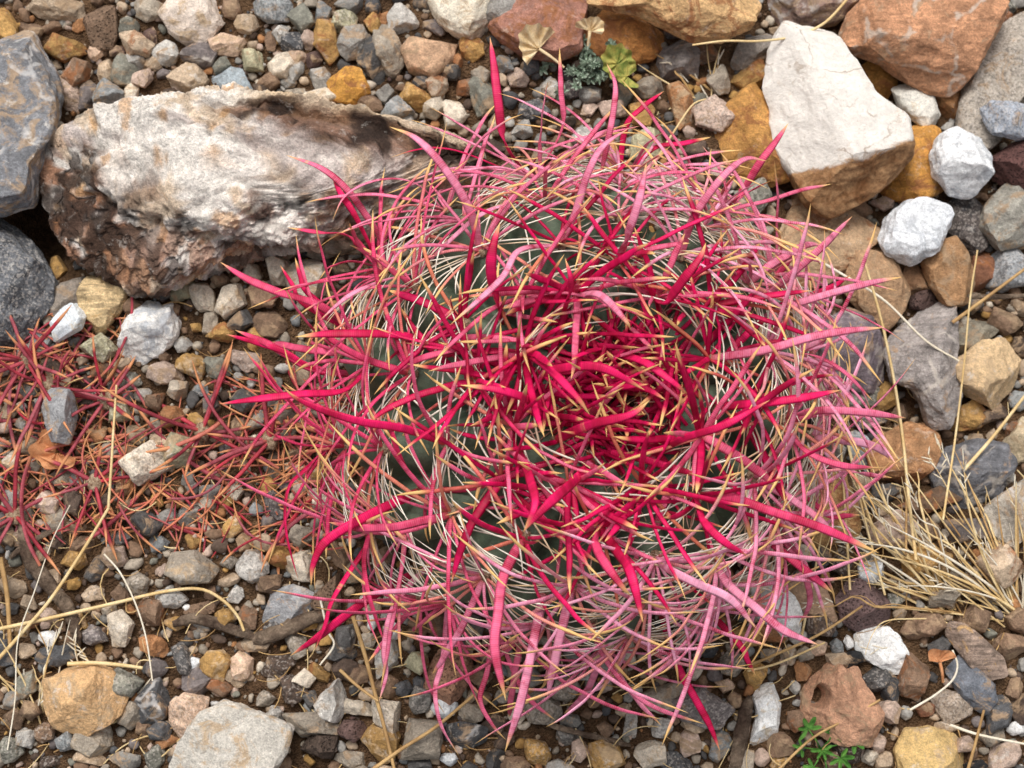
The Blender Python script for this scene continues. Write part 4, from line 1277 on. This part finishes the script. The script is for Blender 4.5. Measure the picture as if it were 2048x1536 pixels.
def place_z(px, py, extra=0.004):
    return ground_z(px, py) + extra

def drop_spine(px, py, ln, ang, bend, w, bloom, label, group, top):
    z = place_z(px, py, rnd.uniform(0.003, 0.008) + (0.010 if top else 0.0))
    P = lying(px, py, ln, ang, bend, z, w, rnd.uniform(-0.10, 0.10))
    V, F, al, tt = rod(P, w, (rnd.gauss(0, 0.4), rnd.gauss(0, 0.4), 1), 18, 6, 0.45)
    c = V.mean(0)
    me = spine_mesh([(V - c, F, al, tt, bloom, rnd.choice((0.6, 0.9, 1.3, 1.45)), rnd.random())])
    o = link('fallen_spine', me, SP_DRY, loc=tuple(c))
    tag(o, label, 'spine', group)

def in_patch():
    """where the litter lies: thick beside the cactus and out to the edge of the frame"""
    while True:
        x, y = rnd.uniform(-30, 720), rnd.uniform(610, 1150)
        ok = (x < 240 and 640 < y < 1060) or (240 <= x < 480 and 840 < y < 1080) or (430 < x < 720 and 760 < y < 1110)
        if ok and rnd.random() < 0.9:
            return x, y

for k in range(125):
    x, y = in_patch()
    long = rnd.random() < 0.35
    blm = rnd.uniform(0, 0.8)
    drop_spine(x, y, rnd.uniform(0.06, 0.105) if long else rnd.uniform(0.03, 0.06), rnd.uniform(0, 360), rnd.gauss(0, 0.22), rnd.uniform(0.0023, 0.0035) if long else rnd.uniform(0.0014, 0.0022),
               blm, f"{'long' if long else 'short'} {'dull' if blm > 0.4 else 'bright'} red spine fallen near {near_land(x, y)}", f"{'long' if long else 'short'} fallen spines near {near_land(x, y)}", rnd.random() < 0.22)
litter = []
for k in range(260):
    x, y = in_patch()
    z = place_z(x, y, rnd.uniform(0.002, 0.009))
    V, F, al, tt = rod(lying(x, y, rnd.uniform(0.02, 0.07), rnd.uniform(0, 360), rnd.gauss(0, 0.2), z, 0, rnd.uniform(-0.1, 0.1)), rnd.uniform(0.0009, 0.0018), (0, 0, 1), 10, 5, 0.6)
    litter.append((V, F, al, tt, rnd.uniform(0, 0.6), rnd.choice((1.0, 1.2, 1.5)), rnd.random()))
o = link('spine_litter', spine_mesh(litter), SP_DRY)
tag(o, 'tangle of thin broken orange spines littering the gravel', 'spine litter', kind='stuff')

# clusters that fell off whole, with their woolly root
def cluster(px, py, n_, rr, label):
    z = place_z(px, py, 0.010)
    c = at(px, py, z)
    e = bpy.data.objects.new('fallen_spine_cluster', None)
    COL.objects.link(e); e.location = c
    tag(e, label, 'spine cluster', 'whole spine clusters fallen from the cactus')
    link('areole', fast_mesh('areole', pV * np.array([0.006, 0.005, 0.005]), pF), WOOL, e)
    for k in range(n_):
        a = k * 6.283 / n_ + rnd.gauss(0, 0.5)
        d0 = Vector((math.cos(a), math.sin(a), rnd.uniform(0.05, 0.7))).normalized()
        d1 = (d0 + Vector((rnd.gauss(0, 0.25), rnd.gauss(0, 0.25), rnd.uniform(-0.5, 0.0)))).normalized()
        V, F, al, tt = rod(curve((0, 0, 0.001), d0, d1, rr * rnd.uniform(0.5, 1.3), 6), rnd.uniform(0.0022, 0.0034), (0, 0, 1), 18, 6, 0.45)
        link('spine', spine_mesh([(V, F, al, tt, rnd.uniform(0, 0.6), 0.6, rnd.random())]), SP_DRY, e)
cluster(55, 722, 11, 0.060, 'star of dry red spines fallen beside the blotched dark grey rock')
cluster(95, 770, 8, 0.055, 'star of dry red spines fallen above the grey angular stone')
cluster(405, 862, 8, 0.062, 'dull purple-red spine star fallen between the olive stone and cactus')
cluster(212, 800, 7, 0.058, 'dull red spine star fallen beside the white knobbed stone')
cluster(190, 965, 8, 0.055, 'orange-red spine star fallen beside the cream speckled stone')
cluster(30, 1030, 9, 0.060, 'orange-red spine star fallen beside the pinkish stone')
cluster(540, 880, 10, 0.055, 'orange spine star fallen against the side of the cactus')

# ------------------------------------------------------------------ dry grass, straws and twigs
def straw_mat(name, a, b):
    t = NT(name)
    p = t.pos()
    c = t.mix(t.ramp(t.noise(p, 60, 4, 0.6), 0.3, 0.7), a, b)
    c = t.gain(c, t.ramp(t.noise(p, 700, 3, 0.6), 0.2, 0.8, 0.85, 1.12))
    return t.done(c, 0.55, 0.25)
STRAW = straw_mat('dry_straw', lin((214, 180, 122)), lin((238, 216, 168)))
STRAWW = straw_mat('bleached_straw', lin((226, 214, 190)), lin((240, 232, 214)))
STRAWB = straw_mat('brown_straw', lin((164, 128, 84)), lin((206, 170, 116)))
EVEN = ([0, 1], [1, 0.75])
def straw(label, pts, w, zs, mat=STRAW, seedy=False):
    """pts in the photograph, zs heights above ground at both ends"""
    m = len(pts)
    P = []
    for k, (x, y) in enumerate(pts):
        u = k / (m - 1)
        z = ground_z(x, y) + zs[0] * (1 - u) + zs[1] * u
        P.append(np.array(at(x, y, z)))
    V, F, al, tt = rod(P, w * 0.00036, (0, 0, 1), 6 * m, 6, 0.7, EVEN)
    c = V.mean(0)
    o = link('straw', fast_mesh('straw', V - c, F), mat, loc=tuple(c))
    tag(o, label, 'straw')
    return o
straw('long pale straw arching over the gravel beside the dark slate stone', [(-30,1264),(100,1236),(230,1206),(330,1183),(400,1178),(445,1200),(475,1232),(488,1262)], 8, (.014, .010))
straw('straight pale straw crossing the fallen red spines', [(-20,1336),(40,1270),(100,1200),(160,1110),(218,1015)], 8, (.012, .024))
straw('thin upright straw beside the white knobbed stone', [(217,1014),(222,940),(227,860),(233,770)], 6, (.024, .034))
straw('thin curved straw between the cream stone and brown stones', [(208,1108),(240,1145),(270,1205),(292,1275),(305,1362)], 4, (.020, .018), STRAWW)
straw('brown straw stalk standing over the ochre stone', [(706,1232),(730,1310),(752,1394),(770,1460),(790,1545)], 9, (.030, .022), STRAWB)
straw('brown straw lying across the dark greenish stone', [(738,1545),(800,1500),(870,1455),(948,1390)], 8, (.022, .030), STRAWB)
straw('short brown straw touching the speckled cream stone', [(680,1340),(715,1372),(756,1402)], 7, (.020, .028), STRAWB)
straw('thin pale straw strung across the knobbly tan rock', [(1622,512),(1690,552),(1770,602),(1850,680),(1918,722)], 6, (.045, .040), STRAWW)
straw('tall pale straw rising past the split grey slate rock', [(1832,1120),(1818,1000),(1806,880),(1788,760),(1760,630),(1728,520)], 7, (.030, .06))
straw('second tall straw leaning against the knobbly tan rock', [(1812,1110),(1812,960),(1800,850),(1782,740),(1768,650)], 5, (.030, .05), STRAWB)
straw('brown straw leaning between the brown oblong stone and grey stones', [(1905,645),(1950,612),(2000,575),(2060,530)], 8, (.030, .045), STRAWB)
straw('thin straw standing over the split slate rock end', [(1886,1040),(1910,880),(1928,730),(1940,600),(1955,500)], 5, (.03, .06))
straw('straw stalk slanting over the dark flaky rock', [(1928,940),(1985,875),(2055,785)], 8, (.035, .045))
straw('long straw bent over the big grey stone and white rock top', [(1702,-10),(1650,45),(1590,72),(1520,82),(1450,82),(1385,90)], 6, (.075, .050))
straw('pale straw beside the white quartz lump under the spines', [(1604,1270),(1618,1200),(1632,1130),(1646,1050)], 5, (.016, .03))
straw('brown straw crossing gravel towards the free white quartz lump', [(1500,1330),(1560,1305),(1640,1268),(1725,1212)], 6, (.018, .022), STRAWB)
straw('short pale straw lying alongside a longer brown straw', [(1495,1342),(1560,1325),(1650,1285)], 5, (.015, .018))
straw('fine straw spanning the pinkish rock and spines', [(1300,340),(1350,260),(1385,210),(1412,198)], 5, (.02, .03))
straw('bleached hair-thin straw over the gravel by the dark slate stone', [(15,1500),(30,1400),(36,1280),(70,1180),(105,1080),(140,1010)], 3, (.016, .022), STRAWW)
straw('bleached thin straw beside the grey twig', [(640,1195),(655,1260),(668,1290),(640,1330)], 5, (.02, .012), STRAWW)
straw('stiff brown straw beside the blue-grey speckled cobble', [(0,1115),(14,1190),(20,1290)], 11, (.016, .012), STRAWB)
straw('flat dry grass blade beside the greenish round stone', [(135,1328),(190,1326),(240,1330),(285,1336)], 9, (.020, .018), STRAW)
straw('straw over the golden quartz and dark chips', [(1536,1560),(1620,1480),(1690,1440),(1760,1400)], 6, (.022, .02), STRAWB)
straw('straw over the pink-brown stones near the golden quartz', [(1900,1450),(1960,1470),(2060,1490)], 6, (.022, .02), STRAWW)
straw('pale curled straw on the dark chips by the slate blade', [(1820,1420),(1870,1390),(1905,1360),(1915,1330),(1905,1300)], 5, (.018, .02), STRAWW)
straw('stiff straw beside the slate blade', [(1930,1560),(1950,1490),(1968,1420)], 7, (.018, .024), STRAWB)
straw('fine straw beside the orange-brown grass rock', [(1700,1180),(1690,1020),(1680,880),(1660,720),(1632,600)], 5, (.02, .06))
straw('second fine straw beside the orange-brown grass rock', [(1770,1190),(1730,1040),(1700,900),(1670,760),(1660,640)], 5, (.02, .06))
straw('fine leaning straw over the blue-grey speckled stone', [(1760,1090),(1720,980),(1690,860),(1676,700)], 5, (.03, .06))

def tuft(label, bx, by, n_, a0, a1, l0, l1, seed):
    r0 = random.Random(seed)
    g = ground_z(bx, by)
    b = at(bx, by, g)
    e = bpy.data.objects.new('grass_tuft', None)
    COL.objects.link(e); e.location = b
    tag(e, label, 'dry grass', 'dry grass tufts')
    for k in range(n_):
        a = rad(r0.uniform(a0, a1))
        ln = r0.uniform(l0, l1) * 0.00036
        el = r0.uniform(0.14, 0.5)
        d0 = Vector((math.cos(a) * math.cos(el), math.sin(a) * math.cos(el), math.sin(el)))
        d1 = (d0 + Vector((r0.gauss(0, 0.35), r0.gauss(0, 0.35), r0.uniform(-0.4, 0.05)))).normalized()
        off_ = np.array([r0.gauss(0, 0.005), r0.gauss(0, 0.005), -0.002])
        P = [off_]
        m = 8
        kink = r0.choice((0, 0, 1))
        for q in range(m):
            d = d0.lerp(d1, (q + 0.5) / m)
            if kink and q > 4:
                d = (d + Vector((r0.gauss(0, 0.3), r0.gauss(0, 0.3), -0.25)))
            d = d.normalized()
            P.append(P[-1] + np.array(d) * ln / m)
        w = r0.uniform(0.0011, 0.0024)
        V, F, al, tt = rod(P, w, (0, 0, 1), 22, 5, 0.5, ([0, 0.7, 1], [1.1, 0.8, 0.25]))
        st = link('stem', fast_mesh('stem', V, F), r0.choice((STRAW, STRAW, STRAW, STRAWB, STRAWW)), e)
        if r0.random() < 0.3:
            VV, FF, of = [], [], 0
            tip = P[-1]
            for q in range(6):
                dd = Vector((d1.x + r0.gauss(0, 0.4), d1.y + r0.gauss(0, 0.4), d1.z + r0.gauss(0, 0.3))).normalized()
                V, F, _, _ = rod([tip, tip + np.array(dd) * 0.004, tip + np.array(dd) * 0.009], 0.0011, (0, 0, 1), 5, 4, 0.6)
                VV.append(V); FF.append(F + of); of += len(V)
                tip = tip - np.array(d1) * 0.004
            link('seed_head', fast_mesh('seed_head', np.concatenate(VV), np.concatenate(FF)), STRAWW, st)
tuft('dry straw grass tuft spreading over the orange-brown stones', 1905, 1222, 34, 96, 178, 150, 420, 3)
tuft('dry straw grass tuft rooted beside the brown stones and ridged stone', 2042, 1236, 44, 84, 176, 180, 460, 4)
tuft('small dry grass wisp beside the orange-tan block', 70, 1440, 12, 30, 130, 80, 240, 5)
tuft('thin dry grass wisp beside the pale grey slab', 200, 1440, 8, 20, 120, 70, 180, 6)
tuft('dry grass wisp behind the big flat tan rock', 1420, 200, 10, 40, 220, 60, 200, 7)

crumbs = {0: [], 1: []}
for k in range(430):
    x, y = rnd.uniform(-20, 2060), rnd.uniform(560, 1550)
    if 640 < x < 1640 and y < 1230 or (x > 480 and y < 1000 and x < 1640):
        continue
    z = place_z(x, y, rnd.uniform(0.002, 0.010))
    V, F, al, tt = rod(lying(x, y, rnd.uniform(0.008, 0.042), rnd.uniform(0, 360), rnd.gauss(0, 0.35), z, 0, rnd.uniform(-0.12, 0.12)), rnd.uniform(0.0005, 0.0012), (0, 0, 1), 8, 4, 0.6, EVEN)
    crumbs[k % 2].append((V, F, al, tt, 0, 0, 0))
for k, m in ((0, STRAWB), (1, STRAW)):
    o = link('straw_litter', spine_mesh(crumbs[k]), m)
    tag(o, ('brown' if k == 0 else 'pale') + ' crumbs of broken dry grass scattered over the gravel', 'straw litter', kind='stuff')

t = NT('weathered_wood')
p = t.pos()
tc = t.attr('along'); 
n1, n2 = t.noise(p, 220, 5, 0.7, 1.5), t.noise(p, 60, 4, 0.6)
c = t.mix(t.ramp(n2, 0.3, 0.7), lin((84, 68, 58)), lin((146, 128, 110)))
c = t.gain(c, t.ramp(n1, 0.3, 0.7, 0.6, 1.25))
t.bump(n1, 0.003)
WOOD = t.done(c, 0.9, 0.1)
def twig(label, pts, w, lift=0.008):
    P = [np.array(at(x, y, ground_z(x, y) + lift)) for x, y in pts]
    V, F, al, tt = rod(P, w * 0.00036, (0.2, 0.3, 1), 10 * len(pts), 12, 0.75, ([0, 0.1, 0.5, 0.9, 1], [0.5, 0.9, 1, 0.8, 0.35]))
    V = V + 0.10 * w * 0.00036 * np.stack([fbm(V * 170, k, 3) for k in (1, 2, 3)], -1)
    c = V.mean(0)
    o = link('twig', fast_mesh('twig', V - c, F), WOOD, loc=tuple(c))
    tag(o, label, 'twig')
twig('weathered grey-brown twig below the grey angular stone', [(505,1280),(560,1264),(610,1240),(668,1222)], 32)
twig('dark bent stick beside the thin cream straw', [(345,1248),(390,1238),(450,1252),(512,1276)], 24)
twig('weathered brown stick beside the long white quartz stone', [(1466,1560),(1482,1470),(1498,1390)], 30)
twig('dark weathered root under the pale straws', [(48,1030),(56,1110),(95,1165),(140,1225),(158,1295)], 30)
twig('thin dark stick lying below the front spines', [(1095,1448),(1165,1468),(1262,1490)], 13)
twig('pale brown stick beside the brown oblong stone', [(1935,592),(1990,594),(2065,590)], 12, 0.03)
twig('thin brown stick in the fallen spines', [(20,1115),(60,1085),(110,1060)], 14)

# ------------------------------------------------------------------ seedlings and dead leaves
def leaf_mat(name, a, b):
    t = NT(name)
    p = t.pos()
    c = t.mix(t.ramp(t.noise(p, 160, 4, 0.6), 0.3, 0.7), a, b)
    c = t.gain(c, t.ramp(t.noise(p, 900, 3, 0.6), 0.2, 0.8, 0.8, 1.15))
    return t.done(c, 0.7, 0.2)
def leaf_mesh(r, lobes, depth, wave, seed, span=5.6, cup=0.25):
    """a lobed, wavy leaf blade with a little thickness; stalk side towards -Y"""
    r0 = random.Random(seed)
    K, M = 60, 7
    th = np.linspace(-span / 2, span / 2, K) + math.pi / 2
    u = np.linspace(0, 1, K)
    R = r * (1 - depth * (0.5 + 0.5 * np.cos(u * lobes * 2 * np.pi))) * (0.9 + 0.1 * np.sin(u * 9 + seed))
    rows = []
    for m in range(M):
        s = (m + 0.3) / (M - 0.7)
        rr = R * s
        z = cup * r * s * s + wave * r * s * np.sin(u * lobes * 2 * np.pi + seed) + 0.03 * r * np.sin(u * 31 + m)
        rows.append(np.stack([rr * np.cos(th), rr * np.sin(th), z], -1))
    V = np.concatenate(rows)
    i, j = np.meshgrid(np.arange(M - 1), np.arange(K - 1), indexing='ij')
    F = np.stack([i * K + j, i * K + j + 1, (i + 1) * K + j + 1, (i + 1) * K + j], -1).reshape(-1, 4)
    V2 = V - np.array([0, 0, 0.0004])
    return np.concatenate([V, V2]), np.concatenate([F, F[:, ::-1] + len(V)])
def leaf(parent, p0, r, yaw, tilt, mat, lobes, depth, wave, seed, **kw):
    V, F = leaf_mesh(r, lobes, depth, wave, seed, **kw)
    o = link('leaf', fast_mesh('leaf', V, F), mat, parent, p0)
    o.rotation_euler = (tilt, 0, yaw)
    return o
def plant(name, label, cat, px, py, lift):
    e = bpy.data.objects.new(name, None)
    COL.objects.link(e)
    g = ground_z(px, py) + lift
    e.location = at(px, py, g)
    tag(e, label, cat)
    return e
LF_GREY = leaf_mat('leaf_grey_green', lin((122, 142, 120)), lin((184, 198, 180)))
LF_YEL = leaf_mat('leaf_yellow_green', lin((112, 132, 62)), lin((190, 176, 96)))
LF_GRN = leaf_mat('leaf_green', lin((62, 110, 44)), lin((104, 152, 70)))
LF_DRY = leaf_mat('leaf_dry', lin((206, 176, 128)), lin((236, 216, 178)))
LF_ORG = leaf_mat('leaf_orange', lin((186, 122, 80)), lin((214, 156, 112)))
pl = plant('crinkled_seedling', 'small crinkled grey-green seedling growing behind the cactus', 'plant', 1178, 140, 0.012)
k_ = 0.00036
for q in range(46):
    dx, dy = rnd.gauss(-18, 36), rnd.gauss(2, 26)
    leaf(pl, (dx * k_, -dy * k_, 0.002 + 0.009 * rnd.random()), rnd.uniform(10, 20) * k_, rnd.uniform(0, 6.28), rnd.uniform(-0.7, 0.7), LF_GREY, rnd.choice((5, 6, 8)), 0.5, 0.35, 40 + q)
for q, (dx, dy, r) in enumerate([(58, -4, 44), (78, 24, 34)]):
    leaf(pl, (dx * k_, -dy * k_, 0.010), r * k_, 0.6 + q, 0.3, LF_YEL, 7, 0.14, 0.10, 60 + q, span=5.0)
V, F, _, _ = rod([np.array((0, 0, -0.014)), np.array((0.002, 0.001, 0.0)), np.array((-0.006, 0.004, 0.008))], 0.003, (0, 1, 0), 10, 6, 0.8)
link('stalk', fast_mesh('stalk', V, F), LF_GREY, pl)

def dead_leaf(label, px, py, r, yaw, tilt, lift, stem_to, mat=LF_DRY, lobes=6, depth=0.07, span=3.2, wave=0.10):
    e = plant('dead_leaf', label, 'leaf', px, py, lift)
    leaf(e, (0, 0, 0), r * k_, yaw, tilt, mat, lobes, depth, wave, int(px), span=span, cup=0.35)
    if stem_to:
        q = at(stem_to[0], stem_to[1], e.location.z - 0.004) - e.location
        V, F, _, _ = rod([np.zeros(3), np.array(q) * 0.5 + np.array((0, 0, 0.002)), np.array(q)], 0.0026, (0, 0, 1), 10, 6, 0.7, EVEN)
        link('leaf_stalk', fast_mesh('leaf_stalk', V, F), mat, e)
dead_leaf('pale fan-shaped dead leaf on a long stalk over the red-brown block', 1078, 98, 56, 0.9, 0.3, 0.026, (1128, 135))
dead_leaf('small pale dead leaf rising beside the ochre rock', 1180, 62, 34, -0.3, 0.3, 0.030, (1176, 92))
dead_leaf('orange dead leaf lying beside the ridged grey-brown stone', 1880, 1325, 34, 0.1, 0.1, 0.016, (1886, 1365), LF_ORG, 2, 0.1, 2.6, 0.05)
dead_leaf('tan crumpled dead leaf under the fallen spines', 112, 905, 52, 2.2, 0.2, 0.008, None, LF_ORG, 4, 0.2, 4.5, 0.2)

sg = plant('green_seedling', 'small bright green seedling beside the pink-brown rock', 'plant', 1645, 1500, 0.008)
for q, (dx, dy, r, yaw) in enumerate([(-28, -40, 30, 0.5), (20, -34, 26, -0.5), (58, -22, 28, -1.4), (-2, 0, 24, 3.4), (32, 14, 28, -2.4), (-44, -6, 22, 1.3), (-20, 32, 26, 2.4), (6, 40, 22, 3.1)]):
    leaf(sg, (dx * k_, -dy * k_, 0.003 + 0.002 * (q % 3)), r * k_, yaw, 0.2, LF_GRN, 5, 0.55, 0.1, 80 + q, span=4.4)
    V, F, _, _ = rod([np.array((0, 0, -0.006)), np.array((dx * k_ * 0.5, -dy * k_ * 0.5, 0.003)), np.array((dx * k_, -dy * k_, 0.003))], 0.0014, (0, 0, 1), 8, 5, 0.8, EVEN)
    link('stalk', fast_mesh('stalk', V, F), LF_GRN, sg)
